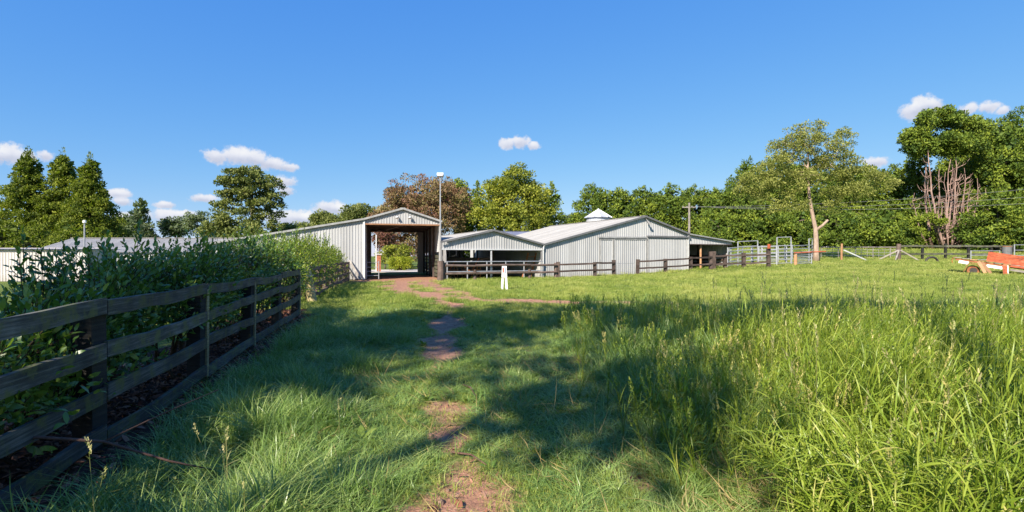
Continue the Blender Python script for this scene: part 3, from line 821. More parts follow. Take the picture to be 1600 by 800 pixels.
# old implements in its shade
for k, (u, v, zz) in enumerate(((-7.0, 1.7, 1.35), (-5.1, 1.9, 1.5))):
    im = thing('farm_implement', ['rusty red hay rake parked in the stable beside the tall shed', 'rusty red hay rake parked in the stable near its middle post'][k], 'implement', F2.p(u, v, 0), 'hay rakes in the stable')
    MB().beam(F2.p(u - .7, v, 0.55), F2.p(u + .7, v, 0.6), 0.10, 0.10).build('beam', M['rust_brown'], im)
    MB().beam(F2.p(u + .1, v, 0.6), F2.p(u + .5, v - .3, zz), 0.07, 0.07).build('lift_arm', M['rust_orange'], im)
    for s in (-.6, .6):
        pts = [F2.p(u + s, v + 0.45 * math.cos(a), 0.45 + 0.45 * math.sin(a)) for a in np.linspace(0, 2 * math.pi, 15)]
        MB().tube(pts, 0.035, 5, False).build('wheel', M['rust_brown'], im)
    for s in np.linspace(-.6, .6, 7):
        MB().tube([F2.p(u + s, v, 0.55), F2.p(u + s, v + .35, 0.5), F2.p(u + s, v + .5, 0.1)], 0.015, 4).build('tine', M['rust_brown'], im)
ch = thing('timber_rack', 'reddish timber rack leaning in the open corner of the stable against the barn', 'rack', F2.p(-0.7, 1.2, 0))
for s in (-.35, .35):
    MB().beam(F2.p(-0.7 + s, 1.4, 0), F2.p(-0.35 + s, 1.1, 1.9), 0.06, 0.12).build('upright', M['rust_brown'], ch)
for z in (0.4, 0.8, 1.2, 1.6):
    MB().beam(F2.p(-1.05 + z * .18, 1.3, z), F2.p(-0.3 + z * .18, 1.3, z), 0.3, 0.04).build('shelf', M['rust_brown'], ch)
# galvanised rail across the stable mouth
sr = thing('stock_rail', 'grey pipe railing across the open mouth of the low stable', 'railing', F2.p(-4, -0.5, 0))
for u in np.linspace(-7.7, -0.3, 6):
    MB().tube([F2.p(u, -0.35, 0), F2.p(u, -0.35, 1.28)], 0.045, 6).build('post', M['galv'], sr)
for z in (0.55, 1.25):
    MB().tube([F2.p(-7.8, -0.35, z), F2.p(-0.2, -0.35, z)], 0.04, 6).build('rail', M['galv'], sr)

# ------------------------------------------------------------------ silo, rear sheds, the white sheds on the left
sx, sy = X(935, 62), 62.0
si = thing('grain_silo', 'pale round silo with a conical cap rising behind the barn roof', 'silo', (sx, sy, 0))
N = 24
for k in range(6):
    ring = MB(); z0 = k * 1.05; z1 = z0 + 1.05
    vs = []; fs = []
    prof = [z0, z0 + .26, z0 + .52, z0 + .78, z1]
    for i in range(N):
        a = 2 * math.pi * i / N
        for j, z in enumerate(prof):
            rr = 1.46 + 0.02 * (j % 2)
            vs.append((sx + rr * math.cos(a), sy + rr * math.sin(a), z))
    n5 = len(prof)
    for i in range(N):
        for j in range(n5 - 1):
            b = ((i + 1) % N) * n5
            fs.append((i * n5 + j, b + j, b + j + 1, i * n5 + j + 1))
    ring.add(vs, fs).build('barrel_ring', M['steel_silo'], si)
for i in range(12):
    a0 = 2 * math.pi * i / 12; a1 = 2 * math.pi * (i + 1) / 12
    pt = lambda a, rr, z: (sx + rr * math.cos(a), sy + rr * math.sin(a), z)
    am = (a0 + a1) / 2
    MB().add([pt(a0, 1.72, 6.24), pt(am, 1.72, 6.24), pt(a1, 1.72, 6.24), pt(a1, 0.16, 7.22), pt(am, 0.16, 7.22), pt(a0, 0.16, 7.22), pt(a0 + .02, 1.74, 6.30), pt(a0 + .02, .16, 7.28)],
             [(0, 1, 4, 5), (1, 2, 3, 4), (0, 6, 7, 5), (6, 1, 4, 7)]).build('cap_panel', M['steel_silo'], si)
MB().tube([(sx, sy, 7.18), (sx, sy, 7.42)], [0.2, 0.05], 10).build('finial', M['steel_silo'], si)

def gable_shed(name, label, o, eu, L, D, zw, zr, wall, roof, axis_u=True, cat='shed', wall_name='wall_sheet', front=True):
    """small plain shed: ridge along u"""
    F = Frame(o, eu)
    t = thing(name, label, cat, F.p(L / 2, 0, 0))
    if front: sheets(wall_name, t, 0, L, lambda a: 0, lambda a: zw, wallP(F, 0), wall)
    sheets('end_sheet', t, 0, D, lambda a: 0, lambda a: zw + (zr - zw) * (1 - abs(2 * a / D - 1)) - .02, lambda a, q, off: F.p(-off, a, q), wall, cuts=(D / 2,))
    sheets('end_sheet', t, 0, D, lambda a: 0, lambda a: zw + (zr - zw) * (1 - abs(2 * a / D - 1)) - .02, lambda a, q, off: F.p(L + off, a, q), wall, cuts=(D / 2,))
    sl = (zr - zw) / (D / 2)
    sheets('roof_sheet', t, -0.2, L + .2, lambda a: -0.25, lambda a: D / 2, lambda a, q, off: F.p(a, q, zw + sl * q + .03 + off), roof)
    sheets('roof_sheet', t, -0.2, L + .2, lambda a: D + .25, lambda a: D / 2, lambda a, q, off: F.p(a, q, zr - sl * (q - D / 2) + .03 + off), roof)
    MB().beam(F.p(-.2, D / 2, zr + .07), F.p(L + .2, D / 2, zr + .07), 0.3, 0.03).build('ridge_cap', roof, t)
    return t, F
gable_shed('rear_shed', 'blue-grey roofed shed just showing behind the valley between stable and barn', (X(776, 60), 60), (1, 0.1), 7.5, 7.0, 3.6, 4.65, M['steel_wall'], M['steel_blue'])
ws, FW = gable_shed('white_shed', 'low pale ribbed steel shed behind the hedge at the far left', (-48, 33.0), (1, 0.02), 20.4, 2.4, 2.06, 2.11, M['steel_white'], M['steel_white'])
gable_shed('long_shed', 'long low shed with a plain pale grey roof behind the hedge', (-41, 43.6), (1, 0.03), 21.5, 9.0, 2.0, 3.28, M['steel_wall'], M['steel_roof'])

# ------------------------------------------------------------------ poles and wires
pm = thing('floodlight_pole', 'tall thin pole with a square floodlight between the shed and the stable', 'light pole', (X(688, 36.6), 36.6, 0))
bx_, by_ = X(688, 36.6), 36.6
MB().tube([(bx_, by_, 0), (bx_, by_, 3.6)], 0.075, 8).build('lower_pole', M['pole'], pm)
MB().tube([(bx_, by_, 3.6), (bx_, by_, 7.35)], [0.055, 0.04], 8).build('upper_pole', M['galv'], pm)
hd = MB().box((bx_, by_, 7.45), 0.46, 0.28, 0.20, (1, 0, 0), (0, .9, -.4), (0, .4, .9)).build('floodlight', M['trim_pale'], pm)
MB().box((bx_, by_ - 0.16, 7.41), 0.36, 0.03, 0.14, (1, 0, 0), (0, .9, -.4), (0, .4, .9)).build('lens', M['steel_white'], hd)
pl = thing('lamp_post', 'short grey lamp post with a small white head in front of the left conifers', 'light pole', (X(132, 40), 40, 0))
MB().tube([(X(132, 40), 40, 0), (X(132, 40), 40, 4.3)], [0.06, 0.05], 8).build('pole', M['galv'], pl)
MB().tube([(X(132, 40), 40, 4.25), (X(132, 40), 40, 4.45)], [0.13, 0.10], 8).build('lamp_head', M['white'], pl)
ppx, ppy = X(1077, 66), 66.0
pg = gz(ppx, ppy)
pp = thing('power_pole', 'pale power pole with a crossarm standing behind the barn', 'power pole', (ppx, ppy, pg))
MB().tube([(ppx, ppy, pg), (ppx, ppy, Z(317, 66))], [0.16, 0.12], 8).build('pole', M['grey_timber'], pp)
arm = MB().beam((ppx - .9, ppy, Z(324, 66)), (ppx + .9, ppy, Z(324, 66)), 0.10, 0.12).build('crossarm', M['grey_timber'], pp)
for s in (-.8, -.3, .35, .8):
    MB().tube([(ppx + s, ppy, Z(324, 66) + .05), (ppx + s, ppy, Z(324, 66) + .2)], [0.045, 0.035], 6).build('insulator', M['pole'], arm)
WIRES = [((ppx - .3, ppy, Z(323, 66)), (X(1850, 52), 52, Z(268, 52)), 'upper thin power line crossing in front of the right trees'),
         ((ppx + .35, ppy, Z(323, 66)), (X(1850, 50), 50, Z(286, 50)), 'middle thin power line crossing in front of the right trees'),
         ((ppx + .8, ppy, Z(323, 66)), (X(1850, 48), 48, Z(300, 48)), 'lowest thin power line crossing in front of the right trees')]
for a, b, lab in WIRES:
    a = Vector(a); b = Vector(b)
    pts = [a.lerp(b, k / 24) - Vector((0, 0, 4 * 0.9 * (k / 24) * (1 - k / 24))) for k in range(25)]
    tag(MB().tube(pts, 0.018, 5, False).build('power_line', M['trim_dark']), lab, 'cable', 'power lines')

# ------------------------------------------------------------------ fences
def fence(name, label, posts, heights, rails, pmat, rmat, psize, rsize, round_post=False, side=-1, group=None, cat='fence', leans=0.02, round_rail=False, level=False):
    """posts along a line with rails fixed to the side facing the viewer; one board per bay"""
    t = thing(name, label, cat, (posts[0][0], posts[0][1], gz(*posts[0])), group)
    pts = [Vector((x, y, gz(x, y) if level else S(x, y))) for x, y in posts]
    for k, (p, h) in enumerate(zip(pts, heights)):
        tip = p + Vector((random.uniform(-leans, leans) * h, random.uniform(-leans, leans) * h, h))
        if round_post:
            MB().tube([p - Vector((0, 0, .1)), p.lerp(tip, .5), tip], [psize * .52, psize * .5, psize * .47], 9).build('post', pmat, t)
        else:
            MB().beam(p - Vector((0, 0, .1)), tip, psize, psize * .9, up=(0, 1, 0), segs=3, jit=0.008).build('post', pmat, t)
    for k in range(len(pts) - 1):
        a, b = pts[k], pts[k + 1]
        d = (b - a).normalized(); nrm = Vector((d.y, -d.x, 0)) * (psize / 2 + rsize[0] / 2 + .004) * (-side)
        for z in rails:
            j0 = random.uniform(-.03, .03); j1 = random.uniform(-.03, .03)
            e = d * 0.01
            if round_rail:
                MB().tube([a + nrm + e + Vector((0, 0, z + j0)), (a + b) / 2 + nrm + Vector((0, 0, z + random.uniform(-.03, .01))), b + nrm - e + Vector((0, 0, z + j1))], [rsize[1] / 2, rsize[1] / 2 * .95, rsize[1] / 2 * .9], 7).build('rail', rmat, t)
            else:
                MB().beam(a + nrm + e + Vector((0, 0, z + j0)), b + nrm - e + Vector((0, 0, z + j1)), rsize[0], rsize[1], segs=6, jit=0.010, sag=random.uniform(-.01, .035)).build('rail', rmat, t)
    return t

# the black post-and-rail fence on the left, nearest the viewer
def along(a, b, n):
    return [(a[0] + (b[0] - a[0]) * k / n, a[1] + (b[1] - a[1]) * k / n) for k in range(n + 1)]
fd = Vector((-2.67, 10.8)).normalized()
nf = [(-3.1 - 0.10 + fd.x * s, 3.1 + fd.y * s) for s in (-3.75, -1.3, 1.15, 3.6, 6.1, 8.6, 11.05)]
fence('rail_fence', 'black stained four-rail timber fence running away on the near left', nf, [1.22, 1.20, 1.23, 1.20, 1.22, 1.21, 1.30], (0.17, 0.53, 0.89, 1.21), M['black_post'], M['black_timber'], 0.17, (0.035, 0.13), side=-1, level=True)
nfo = bpy.data.objects['rail_fence']
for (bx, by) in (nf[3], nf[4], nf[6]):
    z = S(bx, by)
    MB().beam((bx + .10, by + .05, z + .05), (bx + .10, by + .06, z + 1.18), 0.035, 0.045, up=(0, 1, 0), segs=3, jit=.004).build('lit_post_edge', M['tan_timber'], nfo)  # tan strip paints the sunlit, lichened edge of the post
# the second, browner fence up to the shed
bf0 = (-7.55, 19.0)
bf = along(bf0, (-11.0, 34.3), 7)
fence('rail_fence', 'brown four-rail fence below the yellow-green hedge leading to the shed', bf, [1.28] * 8, (0.22, 0.55, 0.88, 1.20), M['brown_timber'], M['brown_timber'], 0.17, (0.04, 0.14), side=-1)
gp = thing('gate_post', 'thick pale tan gate post leaning at the near end of the brown fence', 'post', (-7.25, 18.55, 0))
MB().tube([(-7.22, 18.55, -.1), (-7.33, 18.5, .7), (-7.46, 18.45, 1.42)], [0.17, 0.15, 0.14], 10).build('shaft', M['tan_timber'], gp)
for z in (0.5, 0.95):
    pts = [(-7.3 - .05 * z + 0.165 * math.cos(a), 18.5 + 0.165 * math.sin(a), z + .02 * math.sin(2 * a)) for a in np.linspace(0, 2 * math.pi, 13)]
    MB().tube(pts, 0.012, 4, False).build('wire_wrap', M['galv'], gp)
g2 = tag(MB().tube([(-6.95, 16.2, -.1), (-6.98, 16.2, 1.36)], [0.12, 0.11], 9).build('short_post', M['black_post']), 'dark round post in the gap between the black and the brown fence', 'post')
for q in range(3):
    a = (-6.98, 16.2, 0.45 + .35 * q); b = (-7.38, 18.4, 0.5 + .33 * q)
    tag(MB().tube([a, ((a[0] + b[0]) / 2, (a[1] + b[1]) / 2, a[2] - .05), b], 0.01, 4).build('fence_wire', M['galv']), ['lowest slack wire between the dark post and the tan gate post', 'middle slack wire between the dark post and the tan gate post', 'top slack wire between the dark post and the tan gate post'][q], 'wire', 'wires across the fence gap')

# brown pole-rail fence in front of the stable and the barn
def front(u, v=-1.5):
    q = F2.p(u, v, 0); return (q.x, q.y)
fA = [front(u) for u in (-8.25, -6.1, -3.9, -1.9, 0.25)]
fence('pole_rail_fence', 'weathered brown pole-rail fence in front of the open stable', fA, [1.22, 0.72, 0.72, 0.72, 1.15], (0.48, 1.0), M['brown_timber'], M['brown_timber'], 0.24, (0.10, 0.17), True, -1, 'brown fences before the barn', round_rail=True)
tp = front(-8.55, -1.6)
tag(MB().tube([(tp[0], tp[1], -.1), (tp[0] + .02, tp[1], 0.7), (tp[0] + .01, tp[1], 1.32)], [0.25, 0.23, 0.22], 12).build('strainer_post', M['brown_timber']), 'stout round brown post at the right of the shed doorway', 'post')
fB = [front(u) for u in (0.45, 3.7, 5.45)]
fence('pole_rail_fence', 'two-rail dark brown fence before the barn left of its wire gate', fB, [1.22, 1.12, 1.24], (0.5, 1.04), M['dark_brown_timber'], M['dark_brown_timber'], 0.26, (0.06, 0.13), False, -1, 'brown fences before the barn')
fC = [front(u) for u in (7.75, 10.6, 13.3, 15.6)]
fence('pole_rail_fence', 'two-rail dark brown fence before the barn right of its wire gate', fC, [1.22, 1.15, 1.2, 1.55], (0.5, 1.08), M['dark_brown_timber'], M['dark_brown_timber'], 0.26, (0.06, 0.13), False, -1, 'brown fences before the barn')
fD = [front(15.95), (X(1133, 44.6), 44.6), (X(1162, 44.4), 44.4), (X(1201, 44.2), 44.2)]
fence('pole_rail_fence', 'two-rail dark brown fence climbing past the cattle yards to a tall rust-topped post', fD, [1.55, 1.15, 1.30, 1.62], (0.42, 1.12), M['dark_brown_timber'], M['dark_brown_timber'], 0.28, (0.07, 0.15), False, -1, 'brown fences before the barn')
tq = (X(1201.5, 44.0), 44.0)
tag(MB().tube([(tq[0], tq[1], S(*tq) + 1.60), (tq[0], tq[1], S(*tq) + 1.98)], [0.13, 0.12], 8).build('post_cap', M['rust_orange']), 'rust-orange sleeve on top of the tall post at the cattle yards', 'post cap')
# wire mesh gate before the doors
wg = thing('wire_gate', 'thin grey wire mesh gate in the fence gap before the barn doors', 'gate', (*front(6.6), 0))
for u in (5.75, 7.4):
    MB().tube([F2.p(u, -1.5, 0.05), F2.p(u, -1.5, 1.1)], 0.025, 6).build('stile', M['galv'], wg)
for z in (0.08, 1.08):
    MB().tube([F2.p(5.75, -1.5, z), F2.p(7.4, -1.5, z)], 0.022, 6).build('rail', M['galv'], wg)
for z in np.linspace(0.25, 0.92, 5):
    MB().tube([F2.p(5.75, -1.5, z), F2.p(7.4, -1.5, z)], 0.009, 4).build('wire', M['galv'], wg)
for u in np.linspace(6.0, 7.2, 5):
    MB().tube([F2.p(u, -1.5, 0.08), F2.p(u, -1.5, 1.08)], 0.009, 4).build('wire', M['galv'], wg)

# galvanised cattle yards
def panel(name, label, a, b, h, nr, mat, group=None, arch=0.0, r_=0.038, cat='fence panel'):
    za, zb = S(*a), S(*b)
    t = thing(name, label, cat, (a[0], a[1], za), group)
    for (p, z) in ((a, za), (b, zb)):
        MB().tube([(p[0], p[1], z), (p[0], p[1], z + h + arch)], r_ * 1.35, 6).build('post', mat, t)
    for k in range(nr):
        f = 0.14 + (h - 0.2) * k / (nr - 1)
        MB().tube([(a[0], a[1], za + f), (b[0], b[1], zb + f)], r_, 6).build('rail', mat, t)
    if arch:
        MB().tube([(a[0], a[1], za + h + arch), (b[0], b[1], zb + h + arch)], r_, 6).build('head_bar', mat, t)
    return t
Y = 'cattle yard panels'
P_ = lambda b, d: (X(b, d), d)
panel('yard_hurdle', 'galvanised rail panel close to the lean-to corner', P_(1137, 46.6), P_(1153, 47.4), 1.8, 6, M['galv'], Y)
panel('cattle_gate', 'galvanised yard gate under a wide head bar next to the lean-to', P_(1153, 47.6), P_(1184, 47.8), 1.85, 6, M['galv'], Y, 0.42)
panel('yard_hurdle', 'galvanised rail panel behind the tall rust-topped post', P_(1185, 47.6), P_(1213, 47.0), 1.75, 6, M['galv'], Y)
panel('cattle_gate', 'galvanised yard gate under the tallest head bar', P_(1214, 47.0), P_(1236, 47.2), 1.8, 6, M['galv'], Y, 0.72)
panel('yard_hurdle', 'galvanised rail panel between the tallest gate and the olive tree', P_(1237, 47.4), P_(1264, 49.5), 1.75, 6, M['galv'], Y)
panel('yard_hurdle', 'galvanised rail panel at the back of the yards beside the olive tree', P_(1264, 50.0), P_(1269, 52.5), 1.7, 6, M['galv'], Y, 0.6)
panel('yard_hurdle', 'galvanised rail panel across the back of the yards behind the wide head bar', P_(1142, 53.0), P_(1190, 54.5), 1.6, 5, M['galv'], Y)
panel('yard_hurdle', 'galvanised rail panel across the back of the yards behind the tallest gate', P_(1191, 54.5), P_(1238, 55.0), 1.6, 5, M['galv'], Y)
panel('yard_hurdle', 'galvanised side panel running back from the tall rust-topped post', P_(1229, 47.6), P_(1226, 54.4), 1.65, 5, M['galv'], Y)
panel('yard_hurdle', 'galvanised side panel running back beside the wide head bar', P_(1174, 47.9), P_(1176, 53.8), 1.65, 5, M['galv'], Y)
panel('yard_hurdle', 'galvanised rail panel slanting back behind the lean-to corner', P_(1139, 47.2), P_(1160, 52.5), 1.7, 6, M['galv'], Y)
panel('yard_hurdle', 'galvanised rail panel crossing the middle of the yards', P_(1186, 50.0), P_(1216, 50.6), 1.65, 6, M['galv'], Y)
og = panel('red_gate', 'rust-red topped yard gate left of the olive tree trunk', P_(1244, 46.0), P_(1268, 46.4), 1.05, 4, M['galv'], None, cat='gate')
MB().tube([(*P_(1241, 45.9), S(*P_(1241, 45.9)) + 1.1), (*P_(1290, 46.6), S(*P_(1290, 46.6)) + 1.14)], 0.06, 6).build('top_rail', M['rust_orange'], og)
q = P_(1243, 45.9)
tag(MB().tube([(*q, S(*q) - .1), (q[0], q[1], S(*q) + .95)], [0.15, 0.13], 8).build('orange_post', M['orange_timber']), 'short orange-brown timber post at the rust-red topped yard gate', 'post')

# the paddock fence on the rise to the right
pf = thing('wire_fence', 'thin wire fence with small droppers across the rise behind the olive tree', 'fence', (*P_(1285, 58), gz(*P_(1285, 58))))
wpts = [P_(b, 58) for b in range(1283, 1402, 9)]
for k, p in enumerate(wpts):
    h = 1.28 if k % 3 == 0 else 1.05
    MB().tube([(*p, S(*p) - .05), (p[0], p[1], S(*p) + h)], 0.05 if k % 3 == 0 else 0.025, 5).build('dropper', M['grey_timber'], pf)
for z in (0.3, 0.62, 0.95):
    MB().tube([(p[0], p[1] - .03, S(*p) + z) for p in wpts], 0.016, 4).build('wire', M['galv'], pf)
MB().tube([(p[0], p[1] - .06, S(*p) + 1.22) for p in wpts], 0.055, 6).build('top_rail', M['grey_timber'], pf)
def braced(label, b, d, h, mat, r_, feet, bm, group=None):
    x, y = P_(b, d); z = S(x, y)
    t = thing('strainer_post', label, 'post', (x, y, z), group)
    MB().tube([(x, y, z - .1), (x, y, z + h * .5), (x + .03, y, z + h)], [r_, r_ * .95, r_ * .9], 9).build('shaft', mat, t)
    for (fx, fy) in feet:
        s = S(x + fx, y + fy)
        MB().beam((x + fx * .05, y + fy * .05 - .12, z + h * .62), (x + fx, y + fy, s + .02), 0.12, 0.12, segs=2, jit=.01).build('brace', bm, t)
    return t
braced('bright orange-brown strainer post with a pale diagonal brace on the rise', 1315, 54, 1.75, M['orange_timber'], 0.11, [(1.9, -1.2)], M['galv'])
braced('stout weathered post with splayed pale braces where the black fence begins', 1404, 54, 1.72, M['brown_timber'], 0.22, [(-1.0, -.9), (1.35, -1.0), (-1.7, .6)], M['grey_timber'])
br = [P_(b, 55) for b in (1405, 1441, 1477, 1513, 1549, 1580)]
fence('rail_fence', 'black two-rail fence on the rise behind the rusty trailer', br, [1.45, 1.3, 1.72, 1.45, 1.45, 1.5], (0.62, 1.45), M['black_post'], M['black_timber'], 0.2, (0.06, 0.2), side=-1)
panel('pipe_gate', 'low galvanised pipe gate behind the rusty trailer', P_(1517, 52), P_(1562, 52.5), 1.1, 3, M['galv'], None, cat='gate')
panel('pipe_gate', 'taller galvanised pipe gate at the right edge beside the grey drum', P_(1585, 50), P_(1640, 50.5), 1.75, 4, M['galv'], None, cat='gate')
dx0, dy0 = P_(1573, 52); dz0 = S(dx0, dy0)
dr = thing('steel_drum', 'dented dark grey drum standing on a stump by the black fence', 'drum', (dx0, dy0, dz0))
MB().tube([(dx0, dy0, dz0), (dx0, dy0, dz0 + .5)], [0.36, 0.33], 10).build('stump', M['brown_timber'], dr)
MB().tube([(dx0, dy0, dz0 + .5), (dx0, dy0, dz0 + .52), (dx0, dy0, dz0 + .95), (dx0, dy0, dz0 + .97), (dx0, dy0, dz0 + 1.0), (dx0, dy0, dz0 + 1.45), (dx0, dy0, dz0 + 1.47)], [0.36, 0.38, 0.375, 0.40, 0.375, 0.38, 0.36], 14).build('drum_shell', M['trim_dark'], dr, smooth=False)
MB().tube([(dx0, dy0, dz0 + 1.46), (dx0, dy0, dz0 + 1.52)], [0.39, 0.39], 14).build('lid', M['rust_brown'], dr)
# half-buried tyre
tx, ty = P_(1456, 50); tz = S(tx, ty)
pts = [(tx + 0.75 * math.cos(a), ty + 0.2 * math.cos(a), tz + 0.02 + 0.48 * math.sin(a)) for a in np.linspace(0, 2 * math.pi, 21)]
tag(MB().tube(pts, 0.10, 7, False).build('discarded_tyre', M['rubber'], smooth=True), 'old black tyre half sunk in the grass before the black fence', 'tyre')

# ------------------------------------------------------------------ rusty flat-deck trailer
TD = 33.0
tx0, ty0 = X(1490, TD), TD
tr = thing('trailer', 'derelict rusty flat-deck trailer with an orange side board resting in the grass', 'trailer', (tx0 + 2.5, ty0 - .3, gz(tx0 + 2.5, ty0)))
eux = Vector((0.76, -0.65, 0)).normalized(); evx = Vector((0.65, 0.76, 0)).normalized()
TZ = gz(tx0, TD)
def tp_(u, v, z):
    return Vector((tx0, ty0, TZ)) + eux * u + evx * v + Vector((0, 0, z))
drop = lambda u: 1.02 - 0.185 * u                      # the deck slopes down to the right
LEN = 4.6
for v in (0.0, 0.75, 1.5):
    MB().beam(tp_(0.1, v, drop(.1) - .1), tp_(LEN, v, drop(LEN) - .1), 0.07, 0.13).build('chassis_rail', M['rust_brown'], tr)
for k in range(12):
    u = 0.2 + k * 0.38
    MB().beam(tp_(u, -0.10, drop(u) + .02), tp_(u, 1.65, drop(u) + .02), 0.36, 0.04).build('deck_board', M['orange_timber'] if k in (2, 3, 4, 6) else M['grey_timber'], tr)
nose = MB()
pts = [tp_(0.12 + .20 * math.cos(a), 0.75, drop(0) - .22 + .24 * math.sin(a)) for a in np.linspace(math.pi * .5, math.pi * 1.2, 8)]
for a_, b_ in zip(pts[:-1], pts[1:]):
    nose.beam(a_, b_, 1.7, 0.03, up=(a_ - b_).cross(evx))
nose.build('curved_headboard', M['rust_orange'], tr)
MB().beam(tp_(0.25, -.12, drop(.25) - .22), tp_(0.72, -.12, drop(.72) - .24), 0.04, 0.18).build('side_skirt', M['white'], tr)
MB().beam(tp_(1.55, -.12, drop(1.55) - .24), tp_(2.28, -.12, drop(2.28) - .24), 0.04, 0.17).build('side_skirt', M['white'], tr)
for v, mt in ((0.1, 'rust_brown'), (1.4, 'rubber')):
    wc = tp_(0.95, v, 0.16)
    whl = MB().tube([wc + eux * (.25 * math.cos(a)) + Vector((0, 0, .25 * math.sin(a))) for a in np.linspace(0, 2 * math.pi, 21)], 0.085, 8, False).build('wheel', M[mt], tr, smooth=True)
    MB().tube([wc - evx * .05, wc + evx * .05], [0.19, 0.19], 14).build('rim', M['rubber'], whl)
MB().tube([tp_(.95, .1, .16), tp_(.95, 1.4, .16)], 0.05, 8).build('axle', M['rust_brown'], tr)
fender = MB()
fp = [tp_(0.48, -.08, 0.10), tp_(0.70, -.08, 0.62), tp_(1.12, -.08, 0.58), tp_(1.42, -.08, 0.08)]
for a_, b_ in zip(fp[:-1], fp[1:]):
    fender.beam(a_, b_, 0.22, 0.03, up=(a_ - b_).cross(evx))
fender.build('mudguard', M['rust_brown'], tr)
for (u0, u1) in ((1.18, 1.50), (1.32, 1.74)):
    MB().beam(tp_(u0, -.14, drop(u0) - .05), tp_(u1, -.34, 0.02), 0.16, 0.05, up=evx).build('drop_stay', M['orange_timber'], tr)
MB().beam(tp_(2.36, -.14, drop(2.36) - .03), tp_(2.40, -.2, -0.02), 0.20, 0.08, up=evx).build('corner_post', M['rust_orange'], tr)
MB().beam(tp_(2.50, -.16, drop(2.5) - .04), tp_(2.52, -.2, -0.02), 0.05, 0.10, up=evx).build('corner_edge', M['white'], tr)
MB().beam(tp_(1.62, 0.5, drop(1.62) + .36), tp_(LEN, 0.3, drop(LEN) + .34), 0.05, 0.60, up=(0, 0, 1), segs=6, jit=.012).build('side_board', M['rust_orange'], tr)
MB().beam(tp_(2.62, -.12, drop(2.6) - .05), tp_(LEN, -.12, drop(LEN) - .05), 0.06, 0.11).build('edge_rail', M['rust_orange'], tr)
MB().beam(tp_(2.62, -.12, drop(2.6) - .28), tp_(LEN, -.12, drop(LEN) - .28), 0.06, 0.12).build('edge_rail', M['grey_timber'], tr)

# ------------------------------------------------------------------ white two-legged marker stand
mx, my = X(788, 25), 25.0
mz = S(mx, my)
mk = thing('marker_stand', 'white two-legged board stand with red and slate squares on the track side', 'marker', (mx, my, mz))
for s in (-1, 1):
    MB().beam((mx + s * .115, my - s * .05, mz - .02), (mx + s * .070, my, mz + 0.82), 0.105, 0.05, up=(0, -1, 0)).build('leg', M['white'], mk)
MB().add([(mx + sx_ * (.135 if z < .9 else .11), my + yy, mz + z) for z in (0.62, 1.17) for (sx_, yy) in ((-1, -.07), (1, -.07), (1, .07), (-1, .07))],
         [(0, 1, 2, 3), (7, 6, 5, 4), (0, 4, 5, 1), (1, 5, 6, 2), (2, 6, 7, 3), (3, 7, 4, 0)]).build('head_board', M['white'], mk)
MB().box((mx - .055, my - .078, mz + .98), 0.065, 0.012, 0.24).build('red_patch', M['red'], mk)
MB().box((mx + .055, my - .078, mz + .96), 0.06, 0.012, 0.26).build('slate_patch', M['slate'], mk)
